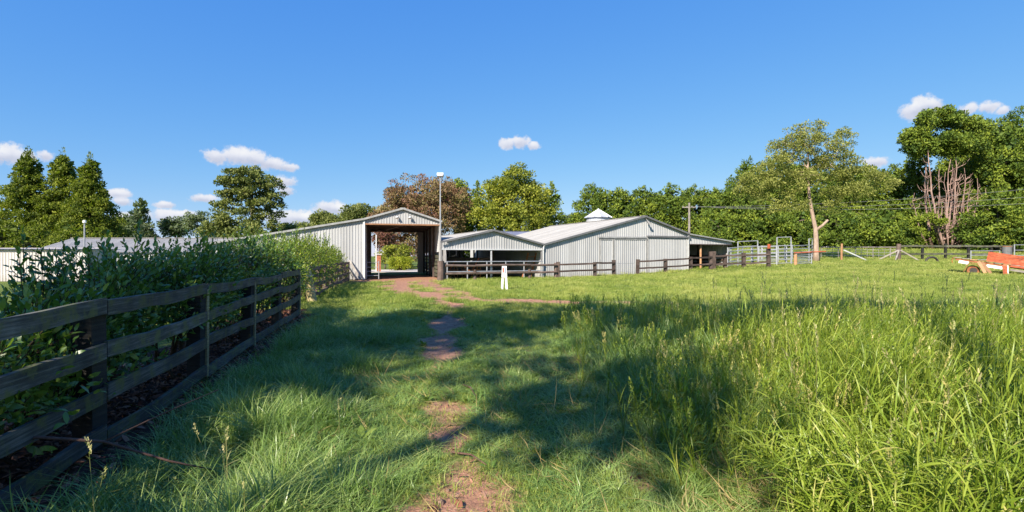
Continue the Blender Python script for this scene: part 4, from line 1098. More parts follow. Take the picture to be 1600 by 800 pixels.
# ------------------------------------------------------------------ trees
def conifer(name, label, x, y, H, R, mat, prof='cone', size=0.34, clump=0.85, per=95, group=None, z0=None, low=0.02, up=0.35, bark='bark', seed=1, tbase=0.5, squash=0.7, dens=1.7, cat='tree', tall=1.0):
    r = np.random.default_rng(seed)
    z = (gz(x, y) if z0 is None else z0)
    t_ = thing(name, label, cat, (x, y, z), group)
    P = {'cone': lambda t: np.clip(1 - t, 0, 1) ** 0.82 * (1 - 0.25 * np.exp(-t * 14)),
         'dome': lambda t: np.sqrt(np.clip(1 - np.clip(t, 0, 1) ** 2.6, 0, 1)) * (0.80 + 0.2 * np.clip(t * 5, 0, 1)),
         'spire': lambda t: np.clip(1 - t ** 1.5, 0, 1) ** 0.75}[prof]
    area = 2 * math.pi * R * H * 0.62
    K = int(area / (math.pi * clump ** 2) * dens)
    t = r.random(K * 4) * (1 - low) + low
    keep = r.random(K * 4) < P(t) * 0.9 + 0.12
    t = t[keep][:K]; K = len(t)
    ang = r.random(K) * 2 * math.pi
    toward = math.atan2(-y, -x)
    away = np.cos(ang - toward) < -0.35
    kp = ~away | (r.random(K) < 0.35)
    t, ang = t[kp], ang[kp]; K = len(t)
    lob = 1 + 0.13 * np.sin(3 * ang + 9 * t + seed) + 0.10 * np.sin(7 * ang - 13 * t + 2 * seed) + r.normal(size=K) * 0.06
    rr = P(t) * R * lob * r.uniform(0.72, 0.98, K)
    s = clump * (0.42 + 0.58 * np.sqrt(np.clip(1 - t, 0, 1))) * r.uniform(0.7, 1.3, K)
    if prof == 'dome':
        s = clump * (0.62 + 0.38 * np.sqrt(np.clip(1 - t, 0, 1))) * r.uniform(0.65, 1.3, K)
    C = np.stack([x + np.cos(ang) * rr, y + np.sin(ang) * rr, z + t * (H - 0.4) + r.normal(size=K) * 0.1], 1)
    rad = np.stack([s, s, s * squash * tall], 1)
    cnt = np.maximum(14, per * (s / clump) ** 2 * 0.95)
    tint = np.clip(r.normal(0.5, 0.2, K), 0.02, 0.98)
    parts = [crown_mesh('c', r, C, rad, cnt, size, 0.52, up, tint, shell=0.22, face=1.5, rough=0.42)]
    # spiky leader shoots round the outline
    ns = 14 if prof != 'cone' else 8
    tt = 1 - r.random(ns) ** 1.7 * 0.45
    tt[0] = 1.0
    aa = r.random(ns) * 6.28
    sp = np.stack([x + np.cos(aa) * P(tt) * R * .8, y + np.sin(aa) * P(tt) * R * .8, z + tt * H - 0.1], 1)
    parts.append(crown_mesh('s', r, sp, np.tile([[0.25, 0.25, 0.6]], (ns, 1)) * (R / 4.5) ** .5, 34, size * 0.9, 0.4, 1.0, np.full(ns, 0.55)))
    # inner sprays fill the hollow crown; their darker tint paints in its shade
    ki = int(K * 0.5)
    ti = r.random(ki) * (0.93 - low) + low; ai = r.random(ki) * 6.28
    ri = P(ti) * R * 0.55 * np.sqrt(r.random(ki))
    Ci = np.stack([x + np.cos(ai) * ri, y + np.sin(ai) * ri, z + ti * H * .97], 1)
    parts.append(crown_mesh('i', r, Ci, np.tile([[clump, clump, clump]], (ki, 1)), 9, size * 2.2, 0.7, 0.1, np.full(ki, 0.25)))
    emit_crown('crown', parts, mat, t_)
    mb = MB()
    mb.tube([(x, y, z - .2), (x + .05, y, z + H * .3), (x, y, z + H * .7), (x, y, z + H * .97)], [R * .075 + .06, R * .06, R * .035, 0.02], 8)
    for k in range(16):
        a = r.random() * 6.28; h = H * r.uniform(0.08, 0.85); rl = float(P(np.array([h / H]))[0]) * R * 0.8
        mb.tube([(x, y, z + h), (x + math.cos(a) * rl * .5, y + math.sin(a) * rl * .5, z + h + .1 * rl), (x + math.cos(a) * rl, y + math.sin(a) * rl, z + h + rl * .3)], [0.07, 0.05, 0.02], 4, False)
    mb.build('trunk', M[bark], t_)
    return t_

def broad(name, label, x, y, ells, mat, K=150, clump=0.9, per=110, size=0.3, r0=0.3, ratio=0.6, up=0.2, squash=0.75, top=None, group=None, seed=1, bark='bark', shell=0.55, gap=0.0, trunk=None, tintf=None, wob=0.06, tipr=0.03, hang=0.0, z0=None, maxlimbs=160, core=0.35, spread=0.25):
    """trunk, limbs and a crown of leaf clumps filling several ellipsoids (cx, cy, cz, rx, ry, rz)"""
    r = np.random.default_rng(seed)
    z = gz(x, y) if z0 is None else z0
    t_ = thing(name, label, 'tree', (x, y, z), group)
    E = np.array(ells, float)
    vol = (E[:, 3] * E[:, 4] * E[:, 5]) ** 0.75
    which = r.choice(len(E), K, p=vol / vol.sum())
    q = norm(r.normal(size=(K, 3)))
    rad = r.random(K) ** (shell * 0.6)
    C = E[which, :3] + q * E[which, 3:] * rad[:, None]
    C = C[C[:, 2] > z + 0.6]
    K = len(C)
    s = clump * r.uniform(0.6, 1.25, K)
    tint = np.clip(r.normal(0.5, 0.2, K), 0.02, 0.98) if tintf is None else tintf(C, r)
    R3 = np.stack([s, s, s * squash], 1)
    parts = [crown_mesh('c', r, C, R3, per * (s / clump) ** 2, size, ratio, up, tint, shell=0.3, hang=hang, tspread=spread, face=1.2, rough=0.5)]
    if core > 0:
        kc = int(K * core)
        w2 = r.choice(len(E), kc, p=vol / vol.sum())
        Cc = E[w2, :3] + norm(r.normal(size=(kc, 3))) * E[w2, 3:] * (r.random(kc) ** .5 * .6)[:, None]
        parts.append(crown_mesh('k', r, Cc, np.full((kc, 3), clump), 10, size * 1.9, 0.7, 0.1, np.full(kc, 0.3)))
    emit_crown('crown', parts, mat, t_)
    tp = top if top is not None else (E[:, 0].mean(), E[:, 1].mean(), E[:, 2].mean())
    mb = MB()
    limbs((x, y, z - .15), tp, C, r, r0, mb, trunk_pts=trunk, wob=wob, tipr=tipr, maxlimbs=maxlimbs)
    mb.build('trunk', M[bark], t_, smooth=True)
    return t_

def EL(b, e, d, rb, re, depth=None):
    """ellipsoid from an image column/row in pixels at distance d and its half extents in the same units"""
    k = d / 800.0
    return (X(b, d), d, Z(e, d), rb * k, (depth if depth else rb * k), re * k)

# three golden cypresses on the left
for k, (b, e, d, R, lab) in enumerate(((44, 236, 57, 4.6, 'golden-green conifer, leftmost and broadest of the three pointed ones'),
                                       (98, 237, 58, 4.5, 'golden-green conifer with its tip between the other two pointed ones'),
                                       (141, 245, 57, 4.3, 'golden-green conifer with a browner tip, nearest the blue-grey fir'))):
    conifer('cypress_tree', lab, X(b, d), d, Z(e, d), R, M['lf_cypress'], 'cone', 0.25, 0.60, 118, 'pointed conifers on the left', 0, seed=20 + k, squash=0.62, dens=2.2)
conifer('cypress_tree', 'golden-green conifer cut by the left edge of the picture', X(-45, 58), 58, 12.0, 4.4, M['lf_cypress'], 'cone', 0.32, 0.8, 80, 'pointed conifers on the left', 0, seed=27)
for k, (b, H) in enumerate(((-115, 12.5), (-190, 11.5))):
    conifer('cypress_tree', ['golden-green conifer just beyond the left edge of the picture', 'golden-green conifer further beyond the left edge of the picture'][k], X(b, 58), 58, H, 4.4, M['lf_cypress'], 'cone', 0.34, 0.8, 70, 'pointed conifers on the left', 0, seed=28 + k)
# shrubs at their feet
for k, (b, e, d, R) in enumerate(((8, 352, 50, 2.2), (60, 356, 50, 2.6), (112, 356, 50, 2.4), (160, 360, 51, 2.0))):
    conifer('golden_shrub', ['low golden-green shrub cut by the left edge below the pointed conifers', 'low golden-green shrub left of the lamp post below the pointed conifers', 'low golden-green shrub directly behind the short lamp post', 'low golden-green shrub right of the lamp post towards the blue-grey fir'][k], X(b, d), d, Z(e, d), R, M['lf_cypress'], 'dome', 0.26, 0.55, 70, 'low shrubs below the pointed conifers', 0, seed=31 + k, cat='shrub')

# distant trees between the conifers and the big pine
conifer('fir_tree', 'blue-grey fir standing alone right of the pointed conifers', X(220, 95), 95, Z(314, 95), 4.0, M['lf_far'], 'cone', 0.42, 0.75, 55, None, 0, seed=41, dens=1.25, squash=0.5)
broad('round_tree', 'dark olive tree low beside the blue-grey fir', X(188, 100), 100, [EL(190, 355, 100, 24, 18)], M['lf_far'], 40, 1.0, 90, 0.42, seed=42, z0=0)
broad('round_tree', 'small round olive tree between the fir and the thin pine', X(274, 100), 100, [EL(274, 358, 100, 21, 17)], M['lf_far'], 40, 0.9, 90, 0.40, seed=43, z0=0)
broad('thin_pine_tree', 'small pine with a visible thin trunk left of the big pine', X(311, 96), 96, [EL(305, 344, 96, 18, 9), EL(318, 340, 96, 10, 8), EL(300, 356, 96, 13, 5)], M['lf_far'], 26, 0.8, 80, 0.36, r0=0.2, seed=44, z0=0, core=0)
broad('bushy_tree', 'mid-green bushy tree at the left foot of the big pine', X(345, 78), 78, [EL(345, 352, 78, 24, 22), EL(334, 366, 78, 22, 16)], M['lf_pine'], 60, 0.95, 100, 0.34, seed=45, z0=0)

# the big spreading pine
pb, pd = 393, 80
plates = [(388, 272, 34, 9), (405, 284, 34, 9), (366, 288, 27, 9), (424, 292, 17, 8), (352, 304, 15, 7), (392, 300, 36, 9), (428, 307, 18, 7), (371, 316, 25, 7), (412, 318, 26, 7), (438, 322, 10, 5), (350, 322, 14, 6), (390, 332, 30, 7), (420, 336, 20, 6), (362, 338, 20, 7), (395, 350, 34, 9), (430, 352, 16, 7)]
broad('pine_tree', 'big spreading pine with dark open limbs under the white cloud', X(pb, pd), pd, [EL(b, e, pd, rb, re, rb * pd / 800 * 1.2) for b, e, rb, re in plates], M['lf_pine'], 250, 0.70, 80, 0.34, r0=0.5, seed=46, z0=0, squash=0.5, top=(X(396, pd), pd, Z(300, pd)), core=0.0, shell=0.6, up=0.5, maxlimbs=150, tipr=0.05)
for k, (b, e, d, rb, re, mat, lab) in enumerate((
        (385, 372, 74, 40, 16, 'lf_pine', 'low dark green tree in front of the big pine'),
        (450, 366, 90, 30, 14, 'lf_pine', 'low olive-green tree right of the big pine'),
        (505, 342, 105, 17, 10, 'lf_pine', 'small dark rounded tree above the lean-to roof'),
        (560, 336, 92, 26, 17, 'lf_pine', 'dark rounded tree left of the copper tree'),
        (528, 350, 100, 20, 12, 'lf_pine', 'olive tree between the two dark rounded ones above the shed roof'),
        (480, 362, 96, 26, 12, 'lf_pine', 'flat-topped olive tree above the low end of the shed roof'))):
    broad('round_tree', lab, X(b, d), d, [EL(b, e, d, rb, re), EL(b - rb * .3, e + re * .7, d, rb * .8, re)], M[mat], 70, 0.95, 95, 0.36, seed=60 + k, z0=0)

# copper tree behind the shed
cd = 76
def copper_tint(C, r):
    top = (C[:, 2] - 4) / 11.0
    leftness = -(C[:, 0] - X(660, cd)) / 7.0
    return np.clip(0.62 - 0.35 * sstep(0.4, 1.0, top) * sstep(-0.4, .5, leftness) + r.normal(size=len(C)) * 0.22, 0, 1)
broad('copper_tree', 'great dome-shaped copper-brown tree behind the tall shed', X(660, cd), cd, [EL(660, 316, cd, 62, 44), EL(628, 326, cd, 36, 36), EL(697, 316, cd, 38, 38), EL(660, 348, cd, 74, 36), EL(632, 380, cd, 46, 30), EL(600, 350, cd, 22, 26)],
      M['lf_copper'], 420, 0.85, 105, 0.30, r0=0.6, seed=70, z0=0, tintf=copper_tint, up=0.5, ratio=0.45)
broad('round_tree', 'green tree pressed against the right side of the copper tree', X(716, 82), 82, [EL(714, 308, 82, 22, 28), EL(724, 345, 82, 20, 40)], M['lf_macro'], 90, 0.9, 100, 0.34, seed=71, z0=0)
broad('red_shrub', 'reddish shrub seen through the shed doorway on the left', X(602, 66), 66, [EL(602, 374, 66, 17, 16)], M['lf_copper'], 40, 0.6, 80, 0.22, r0=0.1, seed=72, z0=0, tintf=lambda C, r: np.clip(r.normal(0.1, 0.12, len(C)), 0, 1))
broad('leafy_shrub', 'yellow-green arching shrub seen through the shed behind the clipped one', X(610, 63), 63, [EL(606, 398, 63, 18, 14), EL(634, 392, 63, 12, 10)], M['lf_lime'], 40, 0.5, 80, 0.2, r0=0.08, seed=73, z0=0)

# clipped yellow shrub on the paving
def clipped():
    r = np.random.default_rng(75)
    d = 58.5; x0 = X(625, d)
    t_ = thing('clipped_shrub', 'clipped box-shaped yellow-green shrub framed by the shed doorway', 'shrub', (x0, d, 0))
    n = 90
    C = np.stack([x0 + r.uniform(-1.2, 1.2, n), d + r.uniform(-.8, .8, n), r.uniform(0.25, 1.35, n)], 1)
    emit_crown('foliage', [crown_mesh('c', r, C, np.full((n, 3), 0.28), 70, 0.13, 0.6, 0.3)], M['lf_privet'], t_)
    mb = MB()
    for k in range(9):
        mb.tube([(x0 + r.uniform(-.5, .5), d + r.uniform(-.3, .3), 0), tuple(C[k])], [0.04, 0.02], 5)
    mb.build('stem', M['stem_dark'], t_)
clipped()

# yellow-green broadleaf and its dark neighbours
ld = 72
broad('lime_green_tree', 'bright yellow-green broad tree behind the stable roof', X(800, ld), ld, [EL(812, 288, ld, 34, 24), EL(786, 302, ld, 32, 24), EL(768, 330, ld, 30, 28), EL(832, 312, ld, 28, 28), EL(805, 345, ld, 58, 26), EL(848, 340, ld, 20, 24)],
      M['lf_lime'], 260, 0.85, 110, 0.30, r0=0.4, seed=80, z0=0, squash=0.85)
conifer('conifer_tree', 'dark conifer in the gap between copper tree and yellow-green tree', X(746, 82), 82, Z(286, 82), 3.0, M['lf_macro'], 'spire', 0.34, 0.8, 85, None, 0, seed=81)
conifer('conifer_tree', 'dark conifer at the right shoulder of the yellow-green tree', X(862, 80), 80, Z(287, 80), 3.0, M['lf_macro'], 'spire', 0.34, 0.8, 85, None, 0, seed=82)
broad('round_tree', 'small dusky tree low in the sky gap left of the silo', X(896, 112), 112, [EL(896, 346, 112, 13, 11)], M['lf_far'], 26, 0.9, 80, 0.4, seed=83, z0=0)

# row behind the barn
ROW = [(928, 290, 5.4, 'dark conifer at the left end of the row behind the silo'),
       (966, 297, 5.2, 'dark conifer in the row directly right above the silo cap'),
       (1006, 295, 5.3, 'dark conifer in the row above the barn ridge'),
       (1047, 290, 5.4, 'dark conifer in the row above the right slope of the barn'),
       (1086, 292, 5.3, 'dark conifer in the row behind the power pole'),
       (1118, 298, 5.0, 'dark conifer in the row next to the tall hedge')]
for k, (b, e, R, lab) in enumerate(ROW):
    conifer('conifer_tree', lab, X(b, 94), 94, Z(e, 94), R, M['lf_deep'], 'dome', 0.38, 0.95, 100, 'conifer row behind the barn', 0, low=0.12, seed=90 + k, squash=0.8, dens=2.2)

# tall cypress mass behind the cattle yards
MASS = [(1122, 338, 3.6, 80, 'low bright conifer skirt at the left end of the tall hedge'),
        (1146, 292, 5.6, 84, 'conifer stepping up at the left of the tall hedge'),
        (1172, 250, 5.0, 88, 'tall hedge conifer above the cattle yards on the left'),
        (1214, 246, 5.4, 90, 'tall hedge conifer directly left behind the olive tree crown'),
        (1262, 254, 5.4, 90, 'tall hedge conifer hidden behind the olive tree trunk'),
        (1312, 262, 5.2, 88, 'tall hedge conifer at the right behind the olive tree crown'),
        (1352, 258, 5.0, 87, 'tall hedge conifer right of the olive tree'),
        (1392, 262, 4.8, 86, 'tall hedge conifer left of the dead-limbed tree'),
        (1424, 312, 4.0, 80, 'lower hedge conifer touching the dead-limbed tree'),
        (1190, 322, 4.6, 80, 'front hedge conifer bulging out over the cattle yards'),
        (1246, 330, 4.6, 80, 'front hedge conifer bulging out left of the olive trunk'),
        (1306, 328, 4.8, 80, 'front hedge conifer bulging out right of the olive trunk'),
        (1366, 326, 4.8, 79, 'front hedge conifer bulging out behind the wire fence')]
for k, (b, e, R, d, lab) in enumerate(MASS):
    z = gz(X(b, d), d)
    conifer('hedge_conifer_tree', lab, X(b, d), d, Z(e, d) - z, R, M['lf_deep'], 'dome', 0.36, 0.85, 88, 'tall conifer hedge', z, seed=110 + k, squash=0.72, dens=2.3)

# right-hand group
RIGHT = [(1532, 186, 4.8, 82, 'towering conifer right behind the dead-limbed tree'),
         (1562, 190, 4.6, 76, 'towering conifer in the middle of the right-hand group'),
         (1594, 172, 5.0, 78, 'towering conifer with the highest tip at the right edge'),
         (1640, 178, 5.0, 76, 'towering conifer mostly outside the right edge'),
         (1695, 188, 5.0, 77, 'towering conifer just beyond the right edge of the picture'),
         (1755, 196, 5.0, 78, 'towering conifer further beyond the right edge of the picture'),
         (1820, 200, 5.2, 78, 'towering conifer furthest beyond the right edge of the picture'),
         (1560, 300, 4.2, 70, 'shorter conifer skirt behind the rusty trailer'),
         (1606, 306, 4.4, 69, 'shorter conifer skirt behind the pipe gate at the right edge'),
         (1508, 205, 4.6, 86, 'towering conifer merging with the dead-limbed tree crown'),
         (1430, 238, 3.6, 84, 'dark shaded conifer behind the left dead stems'),
         (1486, 250, 4.6, 86, 'dark shaded conifer behind the middle dead stems')]
for k, (b, e, R, d, lab) in enumerate(RIGHT):
    z = gz(X(b, d), d)
    conifer('tall_conifer_tree', lab, X(b, d), d, Z(e, d) - z, R, M['lf_deep'], 'dome', 0.36, 0.9, 96, 'towering conifers on the right', z, seed=140 + k, squash=0.72, dens=2.3)

# the tree with a green top on bare dead stems
def dead_limbed():
    r = np.random.default_rng(160)
    d = 75.0; k = d / 800
    x0 = X(1476, d); z0 = gz(x0, d)
    t_ = thing('dead_limbed_tree', 'tall conifer with a green top above many bare reddish dead stems', 'tree', (x0, d, z0))
    ells = [(1448, 212, 34, 26), (1484, 196, 40, 22), (1428, 222, 16, 20), (1478, 226, 52, 16), (1462, 184, 28, 14), (1515, 208, 26, 26), (1440, 232, 26, 12), (1500, 232, 36, 12)]
    E = np.array([EL(b, e, d, rb, re, rb * k * .9) for b, e, rb, re in ells])
    n = 330
    w_ = r.choice(len(E), n)
    C = E[w_, :3] + norm(r.normal(size=(n, 3))) * E[w_, 3:] * (r.random(n) ** .4)[:, None]
    s = 0.75 * r.uniform(0.6, 1.2, n)
    emit_crown('crown', [crown_mesh('c', r, C, np.stack([s, s, s * .7], 1), 95 * (s / .75) ** 2, 0.34, 0.52, 0.4, np.clip(r.normal(.5, .2, n), 0, 1), shell=.22, face=1.5, rough=.42)], M['lf_deep'], t_)
    stems = [(1464, 1444, 1440, 236, 0.136), (1466, 1454, 1455, 232, 0.163), (1474, 1468, 1466, 300, 0.068), (1476, 1474, 1474, 262, 0.102), (1478, 1480, 1480, 250, 0.116), (1480, 1487, 1486, 244, 0.122),
             (1482, 1494, 1492, 246, 0.109), (1484, 1502, 1499, 252, 0.095), (1486, 1511, 1508, 262, 0.095), (1488, 1520, 1517, 280, 0.082), (1490, 1529, 1527, 296, 0.068), (1470, 1462, 1458, 320, 0.061), (1473, 1470, 1469, 270, .07), (1477, 1477, 1477, 285, .06), (1479, 1483, 1483, 268, .07), (1481, 1490.5, 1489, 275, .065), (1483, 1498, 1495.5, 272, .06),
             (1485, 1506, 1503, 284, .06), (1487, 1515, 1512, 296, .055), (1468, 1449, 1447, 262, .08), (1489, 1525, 1522, 312, .05), (1462, 1440, 1437, 300, .06), (1492, 1515, 1522, 318, 0.054)]
    dead = []
    for (b0, b1, b2, et, rad) in stems:
        y = d + r.uniform(-1.3, 1.3)
        zt = Z(et, d)
        pts = []
        for q in np.linspace(0, 1, 8):
            bb = (1 - q) ** 2 * b0 + 2 * q * (1 - q) * (b1 * 1.1 - b0 * .1) + q * q * b2
            pts.append((X(bb, d) + r.normal() * .02, y + q * r.normal() * .2, z0 + (zt - z0) * q))
        sm = MB().tube(pts, list(np.linspace(rad * 1.4, rad * .3, 8)), 7)
        o = sm.build('dead_stem', M['bark_dead'], t_, smooth=True)
        tw = MB()
        for q in range(11):
            i = r.integers(1, 7); p = np.array(pts[i]); L = r.uniform(0.6, 1.7)
            sgn = 1 if (b1 > 1478 and r.random() < .85) or r.random() < .45 else -1
            tip = p + np.array([sgn * L * r.uniform(.35, .9), r.uniform(-.8, .3) * L, L * r.uniform(.5, 1.0)])
            m_ = (p + tip) / 2 + np.array([sgn * .15 * L, 0, -.12 * L])
            tw.tube([tuple(p), tuple(m_), tuple(tip)], [0.045, 0.032, 0.014], 4, False)
        tag(tw.build('dead_twigs', M['bark_dead'], o), kind='stuff')
    low = MB()
    for q in range(34):
        b = r.uniform(1448, 1515); L = r.uniform(1.2, 3.4); a = r.uniform(-1.1, 1.1)
        p = np.array([X(1480 + (b - 1480) * .5, d), d - r.uniform(0, 1.4), z0 + r.uniform(.4, 3.0)])
        tip = p + np.array([math.sin(a) * L * 1.1, -r.uniform(0, 1), math.cos(a) * L * .8])
        low.tube([tuple(p), tuple((p + tip) / 2 + np.array([math.sin(a) * .2, 0, -.2])), tuple(tip)], [.07, .05, .02], 5, False)
    tag(low.build('low_branch_tangle', M['bark_dead'], t_), kind='stuff')
    ls = [(1432, 344, 12, 6), (1450, 338, 10, 5), (1466, 346, 8, 4), (1512, 360, 13, 6), (1520, 344, 8, 4), (1436, 362, 12, 7)]
    E2 = np.array([EL(b, e, d - 1.6, rb, re, 1.2) for b, e, rb, re in ls])
    n = 46; w_ = r.choice(len(E2), n)
    C2 = E2[w_, :3] + norm(r.normal(size=(n, 3))) * E2[w_, 3:] * (r.random(n) ** .5)[:, None]
    emit_crown('low_foliage', [crown_mesh('c', r, C2, np.tile([[.45, .45, .3]], (n, 1)), 60, 0.28, 0.5, 0.3, np.full(n, .75))], M['lf_deep'], t_)
dead_limbed()

# the lone olive-leaved tree
od = 52.0
ox_, oy_ = X(1275, od), od
oz_ = gz(ox_, oy_)
tp3 = lambda b, e: np.array([X(b, od), od, Z(e, od)])
trunk = np.array([[ox_, oy_, oz_ - .2], tp3(1275.3, 392), tp3(1275, 372), tp3(1274, 356), tp3(1271, 343), tp3(1267, 322), tp3(1264, 302), tp3(1263, 280), tp3(1262, 262), tp3(1263, 240)])
oell = [(1262, 212, 34, 22), (1240, 232, 36, 22), (1290, 232, 36, 22), (1320, 210, 16, 10), (1215, 262, 36, 20), (1300, 262, 40, 22), (1183, 284, 30, 18), (1160, 296, 17, 11), (1240, 282, 40, 18), (1345, 276, 32, 15), (1378, 288, 22, 13), (1398, 292, 10, 8), (1320, 300, 38, 14), (1205, 306, 34, 14), (1240, 322, 24, 10), (1300, 322, 24, 9), (1215, 328, 14, 7)]
broad('olive_leaved_tree', 'lone open-crowned olive-leaved tree with a pale pinkish trunk', ox_, oy_, [EL(b, e, od, rb, re, max(1.2, rb * od / 800 * .95)) for b, e, rb, re in oell], M['lf_olive'], 600, 0.47, 54, 0.20,
      r0=0.27, seed=170, bark='bark_pale', trunk=trunk, squash=0.62, core=0.0, up=0.15, tipr=0.022, maxlimbs=230, ratio=0.5)
stub = MB()
p0 = tp3(1275, 360); stub.tube([tuple(p0), tuple(tp3(1283, 352) + np.array([0, -.3, 0])), tuple(tp3(1289, 344) + np.array([0, -.5, 0]))], [0.17, 0.14, 0.11], 7)
tag(stub.build('cut_limb', M['bark_pale'], bpy.data.objects['olive_leaved_tree'], smooth=True))

# big trees behind the viewer on the left: they cast the shade lying over the near grass
SL = 1 / math.tan(SUN_EL)
def shade_tree(tx, ty, H, R, seed, K=120, per=70, lab='', low=()):
    """tree whose crown centre throws its shade on (tx, ty)"""
    zc = H - R * .8
    x = tx - SUN_H[0] * SL * zc; y = ty - SUN_H[1] * SL * zc
    broad('shade_tree', lab, x, y, [(x, y, zc, R, R, R * .8), (x + R * .5, y - R * .3, zc - R * .5, R * .7, R * .7, R * .5), (x - R * .5, y + R * .2, zc - R * .4, R * .7, R * .7, R * .5)] + list((x + a, y + b, c, q, q, q * .8) for a, b, c, q in low),
          M['lf_macro'], K, 0.9, per, 0.36, r0=0.22, seed=seed, z0=0, core=0.3, squash=.7, maxlimbs=60)
SHADE = [(-7.2, 4.6, 15, 2.6, 46, 56, 'tall tree behind the viewer shading the near end of the black fence'),
         (-7.6, 9.6, 16, 2.8, 52, 56, 'tall tree behind the viewer shading the far end of the black fence'),
         (-2.0, 12.8, 17, 3.1, 48, 58, 'tall tree behind the viewer shading the middle of the track'),
         (3.6, 12.8, 19, 3.1, 48, 60, 'tall tree behind the viewer shading the grass before the barn'),
         (10.0, 14.6, 20, 2.9, 54, 60, 'tall tree behind the viewer shading the far edge of the tall grass'),
         (-3.7, 9.0, 16, 2.3, 36, 56, 'tall tree behind the viewer shading the verge beside the black fence'),
         (-3.2, 5.6, 15, 1.4, 9, 46, 'thin-crowned tree behind the viewer dappling the near verge')]
for k, (a, b, H, R, K, per, lab) in enumerate(SHADE):
    shade_tree(a, b, H, R, 180 + k, K, per, lab, [(1.0, -.6, 12.2, 1.7), (1.9, -1.2, 11.2, 1.2)] if k == 3 else [(-.3, 0, 10.4, 1.3)] if k == 2 else ())

# ------------------------------------------------------------------ the leafy hedge behind the fences
def leaf_ovals(pos, dirn, nrm, L, Wd, tint):
    d = norm(dirn); s = norm(np.cross(d, nrm)); n = np.cross(s, d)
    L = L[:, None]; Wd = Wd[:, None]
    P6 = [pos, pos + d * L * .28 + s * Wd * .42 + n * L * .05, pos + d * L * .28 - s * Wd * .42 + n * L * .05,
          pos + d * L * .68 + s * Wd * .40 + n * L * .03, pos + d * L * .68 - s * Wd * .40 + n * L * .03, pos + d * L - n * L * .10]
    v = np.stack(P6, 1).reshape(-1, 3)
    b = np.arange(len(pos))[:, None] * 6
    q = np.concatenate([b + np.array([t]) for t in ((0, 2, 1), (1, 2, 4), (1, 4, 3), (3, 4, 5))], 0)
    return v, q, np.repeat(tint, 6)

LEAF_ME = {}
def leaf_mesh_for(mat, tint):
    key = (mat.name, round(tint * 5))
    if key not in LEAF_ME:
        z = np.zeros((1, 3))
        v, q, t = leaf_ovals(z, np.array([[1., 0, 0]]), np.array([[0, 0, 1.]]), np.array([1.0]), np.array([0.42]), np.array([round(tint * 5) / 5]))
        me = np_mesh('leaf', v, q, t); me.materials.append(mat)
        LEAF_ME[key] = me
    return LEAF_ME[key]

